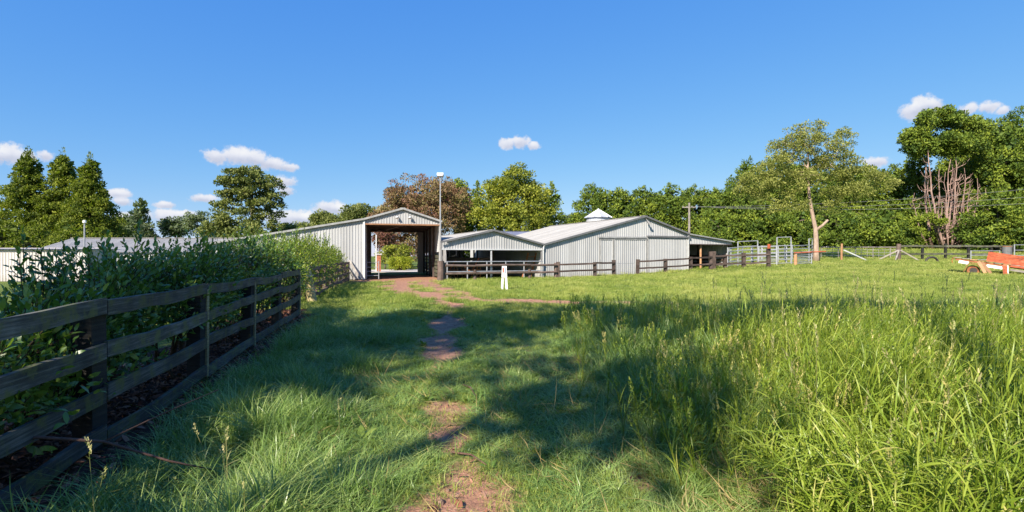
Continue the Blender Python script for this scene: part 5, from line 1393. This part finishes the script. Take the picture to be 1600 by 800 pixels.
def laurel(name, label, x, y, h, across, lng, mat, shoots, seed, group, leaf=0.10, parts=0, axis=(-0.24, 0.97), lean=0.0, low=0.3, tall=0):
    r = np.random.default_rng(seed)
    z = S(x, y)
    t_ = thing(name, label, 'shrub', (x, y, z), group)
    ax = np.array([axis[0], axis[1], 0]); cx = np.array([axis[1], -axis[0], 0])
    a = r.uniform(-1, 1, shoots); c = r.uniform(-1, 1, shoots); u = low + (1 - low) * r.random(shoots) ** 0.60
    side = r.random(shoots) < 0.45
    c = np.where(side, np.sign(c) * r.uniform(.6, 1, shoots), c)
    wid = across * (1 - 0.35 * u ** 3)
    o = np.array([x, y, z]) + ax * (a * lng)[:, None] + cx * (c * wid)[:, None]
    hh = h * (0.86 + 0.28 * fbm(o[:, 0] * 1.0, o[:, 1], 1.3, 2))
    o[:, 2] += u * hh - 0.12
    d = norm(cx * (c * .8)[:, None] + np.array([0, 0, 0.75]) + r.normal(size=(shoots, 3)) * .45)
    ln = r.uniform(.16, .38, shoots)
    top = u > 0.9
    ln = np.where(top, r.uniform(.25, .5, shoots), ln)
    d = np.where(top[:, None], norm(d + np.array([0, 0, .9])), d)
    if tall:
        ti = r.choice(np.where(u > .8)[0], min(tall, int((u > .8).sum())), replace=False)
        ln[ti] = r.uniform(.5, .85, len(ti)); d[ti] = norm(np.array([0, 0, 1.0]) + r.normal(size=(len(ti), 3)) * .18)
    per = np.clip((ln / .034), 6, 26).astype(int)
    idx = np.repeat(np.arange(shoots), per)
    kk = np.concatenate([np.arange(n) / max(n - 1, 1) for n in per])
    pos = o[idx] + d[idx] * (ln[idx] * kk)[:, None]
    phi = np.arange(len(idx)) * 2.4 + r.random(len(idx))
    e1 = norm(np.cross(d, np.array([0.3, 0.5, 0.81]))); e2 = np.cross(d, e1)
    rad = e1[idx] * np.cos(phi)[:, None] + e2[idx] * np.sin(phi)[:, None]
    ld = norm(rad * (1.0 - .55 * kk)[:, None] + d[idx] * (.35 + .7 * kk)[:, None] + r.normal(size=(len(idx), 3)) * .22)
    nr = norm(d[idx] - ld * (d[idx] * ld).sum(1)[:, None] + r.normal(size=(len(idx), 3)) * .25)
    L = leaf * r.uniform(.6, 1.2, len(idx)) * (1 - .3 * kk)
    tint = np.clip(r.normal(.42, .16, shoots)[idx] + .28 * kk + r.normal(size=len(idx)) * .10, 0, 1)
    sel = np.zeros(len(idx), bool)
    if parts:
        # the leaves that show largest: outermost towards the track and on top
        score = (pos - np.array([x, y, z])) @ cx * 0.6 + (pos[:, 2] - z) * 0.9 - np.linalg.norm(pos - np.array([0, 0, EYE]), axis=1) * .35 + r.random(len(idx)) * .5
        sel[np.argsort(-score)[:parts]] = True
    emit_crown('foliage', [leaf_ovals(pos[~sel], ld[~sel], nr[~sel], L[~sel], L[~sel] * .42, tint[~sel])], mat, t_)['kind'] = 'stuff'
    for i in np.where(sel)[0]:
        dd = Vector(ld[i]).normalized(); ss = dd.cross(Vector(nr[i])).normalized(); nn = ss.cross(dd)
        lo_ = bpy.data.objects.new('leaf', leaf_mesh_for(mat, float(tint[i])))
        mtx = Matrix((dd, -ss, nn)).transposed() if False else Matrix(((dd.x, ss.x, nn.x), (dd.y, ss.y, nn.y), (dd.z, ss.z, nn.z)))
        lo_.rotation_euler = mtx.to_euler()
        lo_.location = Vector(pos[i]) - Vector((x, y, z))
        lo_.scale = (float(L[i]),) * 3
        lo_.parent = t_
        COL.objects.link(lo_)
    mb = MB()
    for k in range(9):
        j = r.integers(0, shoots)
        g0 = np.array([x, y, z]) + ax * r.uniform(-.5, .5) * lng + cx * r.uniform(-.25, .25)
        m_ = (g0 + o[j]) / 2 + r.normal(size=3) * .08
        mb.tube([tuple(g0), tuple(m_), tuple(o[j])], [.022, .016, .008], 5, False)
    for j in np.where(top | (r.random(shoots) < .25))[0][:140]:
        mb.tube([tuple(o[j] - d[j] * .1), tuple(o[j] + d[j] * ln[j] * .97)], [.006, .003], 4, False)
    mb.build('stem', M['stem_dark'], t_)
    return t_

fx = lambda yy: -3.1 - 0.247 * (yy - 3.1)
yy = 1.4
k = 0
LAB1 = 'dark glossy laurel shrub in the hedge behind the black fence'
while yy < 14.6:
    off = 0.78 + 0.12 * math.sin(k * 2.1)
    h = float(np.interp(yy, [1, 3.6, 4.6, 6.2, 9, 14.6], [1.05, 1.02, 1.14, 1.45, 1.56, 1.66]))
    laurel('laurel_shrub', LAB1, fx(yy) - off, yy, h, 0.55, 0.75, M['lf_laurel'], 400 if yy < 9 else 290, 200 + k, 'laurel hedge along the black fence', 0.118, parts=(190 if 3.0 < yy < 9 else 0), tall=10, low=0.42 if yy < 8 else 0.3)
    yy += 1.12; k += 1
yy = 15.4
LAB2 = 'sunlit yellow-green laurel shrub in the hedge behind the brown fence'
while yy < 33.5:
    h = float(np.interp(yy, [15, 18, 22, 26, 33], [1.75, 1.90, 1.95, 1.85, 1.55]))
    laurel('sunlit_laurel_shrub', LAB2, fx(yy) - 0.95 - .1 * math.sin(k), yy, h, 0.7, 0.95, M['lf_laurel_lit'], 170, 230 + k, 'laurel hedge along the brown fence', 0.13, tall=12, low=0.15)
    yy += 1.6; k += 1
# shrubs with pale leaves standing before the shed wall
for k, (b, d, h) in enumerate(((402, 26, 2.6), (470, 30, 2.7), (500, 31.5, 2.5), (438, 28, 2.4))):
    laurel('tall_shrub', ['tall upright shrub against the lean-to wall furthest from the doorway', 'tall upright shrub before the shed wall in the middle of the brown fence', 'tall upright shrub before the shed wall nearest the doorway', 'tall upright shrub above the near end of the brown fence'][k], X(b, d), d, h, 0.6, 0.6, M['lf_laurel'], 120, 260 + k, 'tall shrubs before the shed wall', 0.15, tall=14, low=0.1)
# ------------------------------------------------------------------ grass, litter
def blades(r, n, h, wd, spread, arch, segs=3, hvar=0.35, up=0.25, twist=0.5):
    """a tuft: n tapering arched blades; returns verts, tris, tint"""
    V = []; F = []; T = []
    for k in range(n):
        a = r.random() * 6.283; rr = spread * math.sqrt(r.random())
        bx, by = rr * math.cos(a), rr * math.sin(a)
        az_ = a + r.normal() * 0.9
        H = h * (1 - hvar * r.random()); A = arch * r.uniform(.35, 1.25); lean = up * r.normal()
        ux, uy = math.cos(az_), math.sin(az_)
        tw = r.normal() * twist
        px, py = -math.sin(az_ + tw), math.cos(az_ + tw)
        b = len(V); w0 = wd * r.uniform(.7, 1.25)
        t0 = np.clip(r.normal(.5, .22), 0, 1)
        for s in range(segs + 1):
            q = s / segs
            out = (lean * q + A * q * q) * H
            z = H * (q - 0.42 * A * q ** 2.4)
            x = bx + ux * out; y = by + uy * out
            w_ = w0 * (1 - q ** 1.6) * (0.75 + .5 * min(1, q * 3)) * .5
            if s < segs:
                V += [(x + px * w_, y + py * w_, z), (x - px * w_, y - py * w_, z)]; T += [t0 * (.55 + .45 * q)] * 2
            else:
                V.append((x, y, z)); T.append(min(1, t0 + .12))
        for s in range(segs - 1):
            i = b + 2 * s
            F += [(i, i + 1, i + 3), (i, i + 3, i + 2)]
        i = b + 2 * (segs - 1)
        F.append((i, i + 1, i + 2))
    return np.array(V), np.array(F), np.array(T)

def cane(r, h, nl, leaf, wd, seed_head=False):
    """a tall grass stem with long drooping leaves up its length"""
    V = []; F = []; T = []
    lean = r.normal() * .10; la = r.random() * 6.283
    def cp(q):
        return np.array([math.cos(la) * lean * h * q * q * 1.6, math.sin(la) * lean * h * q * q * 1.6, h * q])
    rs = 0.0035
    for s in range(5):
        c = cp(s / 4)
        for i in range(3):
            a = 2.094 * i
            V.append(tuple(c + np.array([math.cos(a), math.sin(a), 0]) * rs * (1 - .12 * s))); T.append(.6)
    for s in range(4):
        for i in range(3):
            a, b = 3 * s + i, 3 * s + (i + 1) % 3
            F += [(a, b, b + 3), (a, b + 3, a + 3)]
    for k in range(nl):
        q = 0.10 + 0.82 * (k + r.random() * .6) / nl
        p = cp(q); az_ = la + k * 2.6 + r.normal() * .5
        L = leaf * r.uniform(.65, 1.2) * (1.05 - .35 * q); droop = r.uniform(.25, 1.0); el0 = r.uniform(.65, 1.25)
        ux, uy = math.cos(az_), math.sin(az_); px, py = -uy, ux
        w0 = wd * r.uniform(.75, 1.25); b = len(V); t0 = np.clip(r.normal(.5, .2), 0, 1)
        n = 5; pos = np.array(p); ang = el0
        for s in range(n + 1):
            f = s / n
            w_ = w0 * .5 * (1 - f ** 2.2) * (.6 + .4 * min(1, f * 4))
            if s < n:
                V += [(pos[0] + px * w_, pos[1] + py * w_, pos[2]), (pos[0] - px * w_, pos[1] - py * w_, pos[2])]; T += [t0] * 2
            else:
                V.append(tuple(pos)); T.append(min(1, t0 + .15))
            pos = pos + np.array([ux * math.cos(ang), uy * math.cos(ang), math.sin(ang)]) * L / n
            ang -= droop * 2.2 / n * (0.6 + f)
        for s in range(n - 1):
            i = b + 2 * s
            F += [(i, i + 1, i + 3), (i, i + 3, i + 2)]
        i = b + 2 * (n - 1); F.append((i, i + 1, i + 2))
    if seed_head:
        c0 = cp(1.0)
        for k in range(16):
            f = k / 16; a = r.random() * 6.283; p = c0 + np.array([0, 0, -.03 + .16 * f]) + np.array([math.cos(a), math.sin(a), 0]) * .007
            dv = np.array([math.cos(a) * .011, math.sin(a) * .011, .022]); sd = np.array([-math.sin(a), math.cos(a), 0]) * .006
            b = len(V); V += [tuple(p - sd), tuple(p + sd), tuple(p + dv + sd * .4), tuple(p + dv - sd * .4)]; T += [.97] * 4
            F += [(b, b + 1, b + 2), (b, b + 2, b + 3)]
    return np.array(V), np.array(F), np.array(T)

def merge(lst):
    V = []; F = []; T = []; b = 0
    for v, f, t in lst:
        V.append(v); F.append(f + b); T.append(t); b += len(v)
    return np.concatenate(V), np.concatenate(F), np.concatenate(T)

def variants(name, makers, mat):
    c = bpy.data.collections.new(name)                       # only a source for the scatter; never linked to the scene
    for k, mk in enumerate(makers):
        v, f, t = mk
        me = np_mesh('%s_blade_%s' % (name, 'abcdefgh'[k]), v, f, t)
        me.materials.append(mat)
        o = bpy.data.objects.new('%s_%s' % (name, 'abcdefgh'[k]), me)
        c.objects.link(o)
    return c

def scatter(name, label, cat, pts, spin, leanx, leany, scl, clump, nvar, coll, dead=0.0):
    """one stuff object: points that carry turn, lean, size and colour, drawn as tufts by geometry nodes"""
    N = len(pts)
    clump = np.where(rng.random(N) < dead, 1.0, clump)        # some tufts have died back to straw
    me = bpy.data.meshes.new(name)
    me.vertices.add(N)
    me.vertices.foreach_set('co', np.ascontiguousarray(pts, dtype=np.float32).ravel())
    cs, sn = np.cos(spin), np.sin(spin)
    th = np.hypot(leanx, leany) + 1e-9
    kx, ky = -leany / th, leanx / th                          # tilt axis, so that the tip goes towards (leanx, leany)
    c, s = np.cos(th), np.sin(th)
    R = np.zeros((N, 3, 3))
    R[:, 0, 0] = c + kx * kx * (1 - c); R[:, 0, 1] = kx * ky * (1 - c); R[:, 0, 2] = ky * s
    R[:, 1, 0] = kx * ky * (1 - c); R[:, 1, 1] = c + ky * ky * (1 - c); R[:, 1, 2] = -kx * s
    R[:, 2, 0] = -ky * s; R[:, 2, 1] = kx * s; R[:, 2, 2] = c
    Zr = np.zeros((N, 3, 3)); Zr[:, 0, 0] = cs; Zr[:, 0, 1] = -sn; Zr[:, 1, 0] = sn; Zr[:, 1, 1] = cs; Zr[:, 2, 2] = 1
    R = R @ Zr
    eul = np.stack([np.arctan2(R[:, 2, 1], R[:, 2, 2]), -np.arcsin(np.clip(R[:, 2, 0], -1, 1)), np.arctan2(R[:, 1, 0], R[:, 0, 0])], 1)
    a = me.attributes.new('rot', 'FLOAT_VECTOR', 'POINT'); a.data.foreach_set('vector', eul.astype(np.float32).ravel())
    a = me.attributes.new('scl', 'FLOAT_VECTOR', 'POINT'); a.data.foreach_set('vector', np.ascontiguousarray(scl, dtype=np.float32).ravel())
    a = me.attributes.new('clump', 'FLOAT', 'POINT'); a.data.foreach_set('value', np.clip(clump, 0, 1).astype(np.float32))
    a = me.attributes.new('which', 'INT', 'POINT'); a.data.foreach_set('value', rng.integers(0, nvar, N).astype(np.int32))
    me.update()
    o = link_mesh(name, me, None)
    g = bpy.data.node_groups.new(name + '_scatter', 'GeometryNodeTree')
    g.interface.new_socket('Geometry', in_out='INPUT', socket_type='NodeSocketGeometry')
    g.interface.new_socket('Geometry', in_out='OUTPUT', socket_type='NodeSocketGeometry')
    nd = g.nodes
    gi = nd.new('NodeGroupInput'); go = nd.new('NodeGroupOutput')
    ci = nd.new('GeometryNodeCollectionInfo'); ci.inputs['Collection'].default_value = coll
    ci.inputs['Separate Children'].default_value = True; ci.inputs['Reset Children'].default_value = True
    ip = nd.new('GeometryNodeInstanceOnPoints'); ip.inputs['Pick Instance'].default_value = True
    def attr(n, typ):
        q = nd.new('GeometryNodeInputNamedAttribute'); q.data_type = typ; q.inputs['Name'].default_value = n
        return q.outputs['Attribute']
    L = g.links.new
    L(gi.outputs[0], ip.inputs['Points']); L(ci.outputs[0], ip.inputs['Instance'])
    L(attr('which', 'INT'), ip.inputs['Instance Index'])
    e2r = nd.new('FunctionNodeEulerToRotation'); L(attr('rot', 'FLOAT_VECTOR'), e2r.inputs[0]); L(e2r.outputs[0], ip.inputs['Rotation'])
    L(attr('scl', 'FLOAT_VECTOR'), ip.inputs['Scale'])
    L(ip.outputs[0], go.inputs[0])
    md = o.modifiers.new('scatter', 'NODES'); md.node_group = g
    return tag(o, label, cat, kind='stuff')

gr = np.random.default_rng(11)
def field(y0, y1, dens, xlo=None, xhi=None, fan=1.12, pad=2.2):
    """random points over the ground between distances y0 and y1, inside the view and a margin"""
    w1 = y1 * fan + pad
    n = int((y1 - y0) * 2 * w1 * dens)
    y = gr.uniform(y0, y1, n); x = gr.uniform(-w1, w1, n)
    k = np.abs(x) < y * fan + pad
    if xlo is not None: k &= x > xlo
    if xhi is not None: k &= x < xhi
    return x[k], y[k]

def in_tall(x, y):
    """where the rank tall grass stands, 0..1"""
    n = (fbm(x, y, .55, 3) - .5) * 2.4
    edge = np.interp(y, [2.0, 3.4, 4.5, 6.5, 9, 12.5, 15], [1.85, 2.15, 2.4, 2.9, 3.6, 4.9, 9.0])
    near = sstep(1.9, 2.6, y)
    return sstep(-.35, .55, x - edge + n * .45) * (1 - sstep(10.6 , 12.8, y + n * .8)) * near

fence_side = lambda x, y: x - (-3.1 - 0.247 * (y - 3.1))      # metres to the track side of the black fence
def thin(x, y, lim=0.5):
    tr, bed = dirt_amount(x, y)
    cover = np.clip(1 - tr * 1.9 - bed * 1.5 + (gr.random(len(x)) - .5) * .35, 0, 1)
    k = gr.random(len(x)) < cover ** 1.3
    # nothing grows inside buildings
    u1 = (x + 10.4) * .968 + (y - 36) * .25; v1 = -(x + 10.4) * .25 + (y - 36) * .968
    u2 = (x - 2.36) * .908 + (y - 39) * .42; v2 = -(x - 2.36) * .42 + (y - 39) * .908
    k &= ~((u1 > -10) & (u1 < 5.6) & (v1 > -.05) & (v1 < 26)) & ~((u2 > -8) & (u2 < 14.5) & (v2 > -.05) & (v2 < 16))
    return k

# --- short pasture, out to the rise
mk = [blades(gr, 26, .145, .0075, .17, .55, 2) for _ in range(6)]
c_past = variants('pasture_tuft', mk, M['grass'])
XS, YS, SC_ = [], [], []
for (y0, y1, dn, sc) in ((10.5, 17, 46, 1.0), (17, 26, 30, 1.15), (26, 40, 15, 1.5), (40, 60, 6.5, 2.1), (60, 84, 2.2, 3.0)):
    x, y = field(y0, y1, dn, xlo=(-9 if y0 < 60 else 6), fan=1.08)
    k = thin(x, y) & ((gr.random(len(x)) > in_tall(x, y)) | (y > 12))
    XS.append(x[k]); YS.append(y[k]); SC_.append(np.full(k.sum(), sc))
x, y, sc = map(np.concatenate, (XS, YS, SC_))
n = len(x); pn = fbm(x, y, .35, 3); pf_ = fbm(x + 31, y, 1.6, 2)
hs = (0.45 + 1.25 * pf_ ** 1.5) * (1 + .9 * sstep(.66, .8, fbm(x - 7, y + 3, .8, 2))) * sc ** .35
cl = np.clip(.50 + (pn - .5) * 1.3 + gr.normal(size=n) * .17 + .35 * sstep(.62, .8, pf_) + .15 * sstep(20, 40, y), 0, .98)
scatter('pasture_grass', 'short bright green pasture grass rolling up to the barn and the rise', 'grass', np.stack([x, y, surf(x, y) - .01], 1), gr.random(n) * 6.283, gr.normal(size=n) * .12, gr.normal(size=n) * .12,
        np.stack([sc, sc, hs * gr.uniform(.75, 1.3, n)], 1), cl, 6, c_past, dead=0.06)

# --- lush verge and the grass along the track, near the viewer
mk = [blades(gr, 18, .37, .0072, .075, a, 4, .5) for a in (.7, .9, 1.0, 1.15, .8, 1.3)]
c_lush = variants('lush_tuft', mk, M['grass_lush'])
XS, YS = [], []
for (y0, y1, dn) in ((1.2, 4, 185), (4, 7, 150), (7, 11, 95), (11, 15.5, 52)):
    x, y = field(y0, y1, dn)
    k = thin(x, y) & (fence_side(x, y) > .15) & (gr.random(len(x)) > in_tall(x, y) * .75)
    XS.append(x[k]); YS.append(y[k])
x, y = np.concatenate(XS), np.concatenate(YS)
n = len(x)
da = np.minimum(dist_line(x, y, RUT_A), dist_line(x, y, RUT_B))
pn = fbm(x, y, .9, 3)
fs_ = fence_side(x, y)
hgt = np.clip(.26 + .60 * sstep(.35, 1.5, da) + (pn - .5) * 1.1, .2, 1.5)
hgt *= .62 + .85 * vnoise(x, y, 2.6) ** 1.2      # tussocks with lower grass between
hgt *= 1 + .45 * sstep(.6, 1.6, x) * sstep(3, 5, y)
hgt *= 1 - .35 * sstep(9.5, 14, y) * (x < 2)
cl = np.clip(.45 + (fbm(x + 9, y, 1.1, 3) - .5) * 1.2 + gr.normal(size=n) * .17 + .22 * (1 - sstep(.2, .9, da)) , 0, .97)
scatter('verge_grass', 'lush arching grass on the verge and between the wheel ruts', 'grass', np.stack([x, y, surf(x, y) - .015], 1), gr.random(n) * 6.283, gr.normal(size=n) * .22, gr.normal(size=n) * .22,
        np.stack([.75 + .35 * hgt, .75 + .35 * hgt, hgt * gr.uniform(.75, 1.25, n)], 1), cl, 6, c_lush, dead=0.07)
# fine low sward under it and on the worn strip
mk = [blades(gr, 20, .075, .0042, .09, .7, 2, .5) for _ in range(4)]
c_low = variants('sward_tuft', mk, M['grass'])
XS, YS = [], []
for (y0, y1, dn) in ((1.2, 4, 210), (4, 7, 120), (7, 12, 50)):
    x, y = field(y0, y1, dn)
    tr, bed = dirt_amount(x, y)
    k = (gr.random(len(x)) < np.clip(.95 - tr * .95 - bed * 1.4, .06, 1)) & (fence_side(x, y) > .2)
    XS.append(x[k]); YS.append(y[k])
x, y = np.concatenate(XS), np.concatenate(YS); n = len(x)
scatter('low_sward', 'fine low grass creeping over the worn wheel ruts', 'grass', np.stack([x, y, surf(x, y) - .008], 1), gr.random(n) * 6.283, gr.normal(size=n) * .2, gr.normal(size=n) * .2,
        np.tile(gr.uniform(.6, 1.3, n)[:, None], (1, 3)), np.clip(.5 + gr.normal(size=n) * .22, 0, 1), 4, c_low, dead=0.12)

# --- rank tall grass on the right
mk = [merge([cane(gr, gr.uniform(.78, 1.05), 8, .36, .0095, k == 3)]) for k in range(6)]
mk += [blades(gr, 12, .6, .008, .08, .6, 5, .4) for _ in range(2)]
c_tall = variants('tall_tuft', mk, M['grass_tall'])
XS, YS = [], []
for (y0, y1, dn) in ((1.8, 5, 250), (5, 8, 185), (8, 13, 110)):
    x, y = field(y0, y1, dn, xlo=1.0)
    k = gr.random(len(x)) < in_tall(x, y)
    XS.append(x[k]); YS.append(y[k])
x, y = np.concatenate(XS), np.concatenate(YS); n = len(x)
it = in_tall(x, y)
hgt = (.42 + .60 * it) * (0.80 + .5 * fbm(x, y, .8, 3)) * (1 - .42 * sstep(6.5, 12, y))
flat = (1 - sstep(.0, .55, np.hypot((x - 2.35) / 1.0, (y - 3.25) / 1.1) - .25))
lx = gr.normal(size=n) * .17 + .16 - .9 * flat; ly = gr.normal(size=n) * .16 - .10 - .55 * flat
cl = np.clip(.42 + (fbm(x + 5, y, .9, 3) - .5) * 1.1 + gr.normal(size=n) * .17 + .12 * sstep(4, 7, x), 0, .96)
scatter('tall_grass', 'rank knee to waist high grass filling the right foreground', 'grass', np.stack([x, y, surf(x, y) - .02], 1), gr.random(n) * 6.283, lx, ly,
        np.stack([.95 * np.ones(n), .95 * np.ones(n), hgt * gr.uniform(.8, 1.2, n)], 1), cl, 8, c_tall, dead=0.17)
# scattered taller clumps through the middle distance
mk2 = [merge([cane(gr, .55, 5, .26, .008, k % 2 == 0) for _ in range(3)]) for k in range(4)]
for v, f, t in mk2:
    pass
c_mid = variants('meadow_tuft', mk2, M['grass_tall'])
x, y = field(3.6, 13, 62, xlo=.4)
k = (gr.random(len(x)) < sstep(.3, 1.4, x - .15 * y * .3) * sstep(.36, .58, fbm(x, y, .8, 3)) ) & thin(x, y)
x, y = x[k], y[k]; n = len(x)
scatter('meadow_grass', 'loose knee-high seeding grass between the track and the tall growth', 'grass', np.stack([x, y, surf(x, y) - .02], 1), gr.random(n) * 6.283, gr.normal(size=n) * .2, gr.normal(size=n) * .2,
        np.stack([np.ones(n), np.ones(n), gr.uniform(.6, 1.15, n)], 1), np.clip(.5 + gr.normal(size=n) * .2, 0, 1), 4, c_mid, dead=0.15)

# --- seed stalks standing out of the left verge and the tall growth
def stalk(r, h):
    v, f, t = cane(r, h, 2, .16, .005, True)
    return v, f, np.clip(t + .2, 0, 1)
M['stalk'] = leaf_mat('green_gold_stalk', [(0, (0.12, 0.17, 0.03)), (0.5, (0.24, 0.27, 0.07)), (1, (0.44, 0.38, 0.19))], 0.6, 0.3, 0.3, True)
c_seed = variants('seed_stalk', [stalk(gr, .72), stalk(gr, .85), stalk(gr, .6), stalk(gr, .95)], M['stalk'])
x1 = gr.uniform(-2.5, -1.4, 14); y1 = gr.uniform(2.6, 4.4, 14)
k = fence_side(x1, y1) > .35; x1, y1 = x1[k], y1[k]
x2 = gr.uniform(2.0, 13, 480); y2 = gr.uniform(3.0, 13, 480)
k = gr.random(480) < in_tall(x2, y2); x2, y2 = x2[k], y2[k]
x = np.concatenate([x1, x2]); y = np.concatenate([y1, y2]); n = len(x)
sz = np.where(x < 0, gr.uniform(.4, .72, n), gr.uniform(.95, 1.35, n))
scatter('seed_stalks', 'pale seed stalks standing above the grass', 'grass', np.stack([x, y, surf(x, y) - .02], 1), gr.random(n) * 6.283, gr.normal(size=n) * .16, gr.normal(size=n) * .16,
        np.stack([np.ones(n), np.ones(n), sz], 1), np.clip(.6 + gr.normal(size=n) * .2, 0, 1), 4, c_seed)
# dry straw lying on the flattened patch and the track
mk = [blades(gr, 9, .26, .006, .10, 1.0, 4, .4) for _ in range(3)]
c_straw = variants('straw_tuft', mk, M['straw'])
x1, y1 = gr.normal(2.1, .55, 240), gr.normal(3.3, .45, 240)
x2 = gr.uniform(-2, 3, 260); y2 = gr.uniform(1.6, 8, 260)
x = np.concatenate([x1, x2]); y = np.concatenate([y1, y2]); n = len(x)
aa = gr.normal(2.4, .7, n)
scatter('dry_straw', 'flattened dry straw in the grass beside the track', 'grass', np.stack([x, y, surf(x, y) + .01], 1), gr.random(n) * 6.283, np.cos(aa) * 1.2, np.sin(aa) * 1.2,
        np.stack([np.ones(n), np.ones(n), gr.uniform(.6, 1.2, n)], 1), np.clip(.5 + gr.normal(size=n) * .25, 0, 1), 3, c_straw)

# --- fallen leaves and bark under the hedge
def flake(r, L):
    v, f, t = leaf_ovals(np.zeros((1, 3)), np.array([[1., 0, .15]]), np.array([[0, .2, 1.]]), np.array([L]), np.array([L * .42]), np.array([r.random()]))
    return v - np.array([[L / 2, 0, 0]]), f, t
c_lit = variants('leaf_flake', [flake(gr, .085), flake(gr, .06), flake(gr, .11), flake(gr, .045)], M['litter'])
n = 9000
y = gr.uniform(1.0, 15.0, n); x = -3.1 - 0.247 * (y - 3.1) + gr.normal(-.55, .62, n)
tr, bed = dirt_amount(x, y)
k = gr.random(n) < np.clip(bed * 1.4, 0, 1); x, y = x[k], y[k]
x3 = gr.uniform(-1.2, 1.4, 500); y3 = gr.uniform(2, 8, 500); tr3, _ = dirt_amount(x3, y3); k = tr3 > .25
x = np.concatenate([x, x3[k]]); y = np.concatenate([y, y3[k]]); n = len(x)
scatter('leaf_litter', 'brown fallen leaves and bark under the hedge and along the black fence', 'leaf litter', np.stack([x, y, surf(x, y) + .012], 1), gr.random(n) * 6.283, gr.normal(size=n) * .45, gr.normal(size=n) * .45,
        np.tile(gr.uniform(.6, 1.25, n)[:, None], (1, 3)), gr.random(n) ** 1.3, 4, c_lit)

# --- clods and small stones on the worn track, broad-leaved weeds in the sward
def clod(r, R):
    v = norm(np.array([(0, 0, 1), (.9, 0, .45), (.28, .85, .45), (-.72, .53, .45), (-.72, -.53, .45), (.28, -.85, .45), (.72, .53, -.45), (-.28, .85, -.45), (-.9, 0, -.45), (-.28, -.85, -.45), (.72, -.53, -.45), (0, 0, -1)], float))
    v = v * R * r.uniform(.65, 1.25, (12, 1)) * np.array([[1, .8, .6]])
    f = np.array([(0, 1, 2), (0, 2, 3), (0, 3, 4), (0, 4, 5), (0, 5, 1), (1, 6, 2), (2, 6, 7), (2, 7, 3), (3, 7, 8), (3, 8, 4), (4, 8, 9), (4, 9, 5), (5, 9, 10), (5, 10, 1), (1, 10, 6), (11, 7, 6), (11, 8, 7), (11, 9, 8), (11, 10, 9), (11, 6, 10)])
    return v, f, np.full(12, .5)
c_clod = variants('clod', [clod(gr, .022), clod(gr, .014), clod(gr, .03), clod(gr, .01)], M['stone'])
x, y = field(1.6, 24, 26, xlo=-8, xhi=7); tr, bed = dirt_amount(x, y); k = gr.random(len(x)) < sstep(.15, .6, tr) * np.where(y < 9, 1, .45)
x, y = x[k], y[k]; n = len(x)
scatter('track_gravel', 'small red-brown clods and stones on the worn track', 'gravel', np.stack([x, y, surf(x, y) + .004], 1), gr.random(n) * 6.283, gr.normal(size=n) * .4, gr.normal(size=n) * .4,
        np.tile(gr.uniform(.5, 1.3, n)[:, None], (1, 3)), gr.random(n), 4, c_clod)
def rosette(r, nl, L):
    a = np.arange(nl) * 2.4 + r.normal(size=nl) * .3; e = r.uniform(.25, .95, nl)
    d = np.stack([np.cos(a) * np.cos(e), np.sin(a) * np.cos(e), np.sin(e)], 1)
    ln = L * r.uniform(.6, 1.2, nl)
    return leaf_ovals(d * .015, d, np.tile([[0, 0, 1.]], (nl, 1)) - d * np.sin(e)[:, None], ln, ln * .42, np.clip(r.normal(.5, .2, nl), 0, 1))
c_weed = variants('weed_rosette', [rosette(gr, 9, .17), rosette(gr, 12, .12), rosette(gr, 7, .22)], M['weed'])
x, y = field(2.6, 26, 2.6, xlo=-6.5); k = thin(x, y) & (fence_side(x, y) > .3) & (fbm(x + 3, y - 8, .6, 2) > .47); x, y = x[k], y[k]; n = len(x)
scatter('weeds', 'broad-leaved dock weeds scattered through the grass', 'weeds', np.stack([x, y, surf(x, y) - .005], 1), gr.random(n) * 6.283, gr.normal(size=n) * .1, gr.normal(size=n) * .1,
        np.tile(gr.uniform(.35, .8, n)[:, None], (1, 3)), gr.random(n), 3, c_weed)

# --- a fallen bramble branch and some sticks
tw = thing('fallen_branch', 'thin red-brown fallen branch lying across the bottom rail at the near left', 'branch', (-2.75, 3.4, .2))
MB().tube([(-3.55, 3.42, .42), (-3.1, 3.36, .46), (-2.75, 3.45, .40), (-2.42, 3.62, .20), (-2.2, 3.8, .06)], [.012, .011, .010, .008, .005], 6).build('bough', M['twig'], tw, smooth=True)
MB().tube([(-2.75, 3.45, .40), (-2.55, 3.75, .50), (-2.35, 4.1, .58)], [.006, .005, .003], 5).build('side_shoot', M['twig'], tw, smooth=True)
SL_ = ['thin bare stick lying across the shaded rut', 'short stick in the red earth of the near track', 'thin stick leaning in the litter under the near hedge', 'long thin stick leaning in the litter below the second rail', 'bare stick among the litter beside the big black post']
for k, (a, b) in enumerate((((-.62, 6.5, .03), (-.42, 5.9, .05)), ((-.5, 4.3, .02), (-.2, 4.0, .03)), ((-4.4, 4.3, .02), (-4.0, 4.6, .5)), ((-4.2, 3.9, .02), (-3.9, 4.7, .62)), ((-4.6, 5.1, .03), (-3.9, 5.2, .05)))):
    a = Vector(a) + Vector((0, 0, S(a[0], a[1]))); b = Vector(b) + Vector((0, 0, S(b[0], b[1])))
    tag(MB().tube([a, a.lerp(b, .5) + Vector((.02, 0, .03)), b], [.010, .008, .004], 5).build('stick', M['twig']), SL_[k], 'stick', 'fallen sticks')
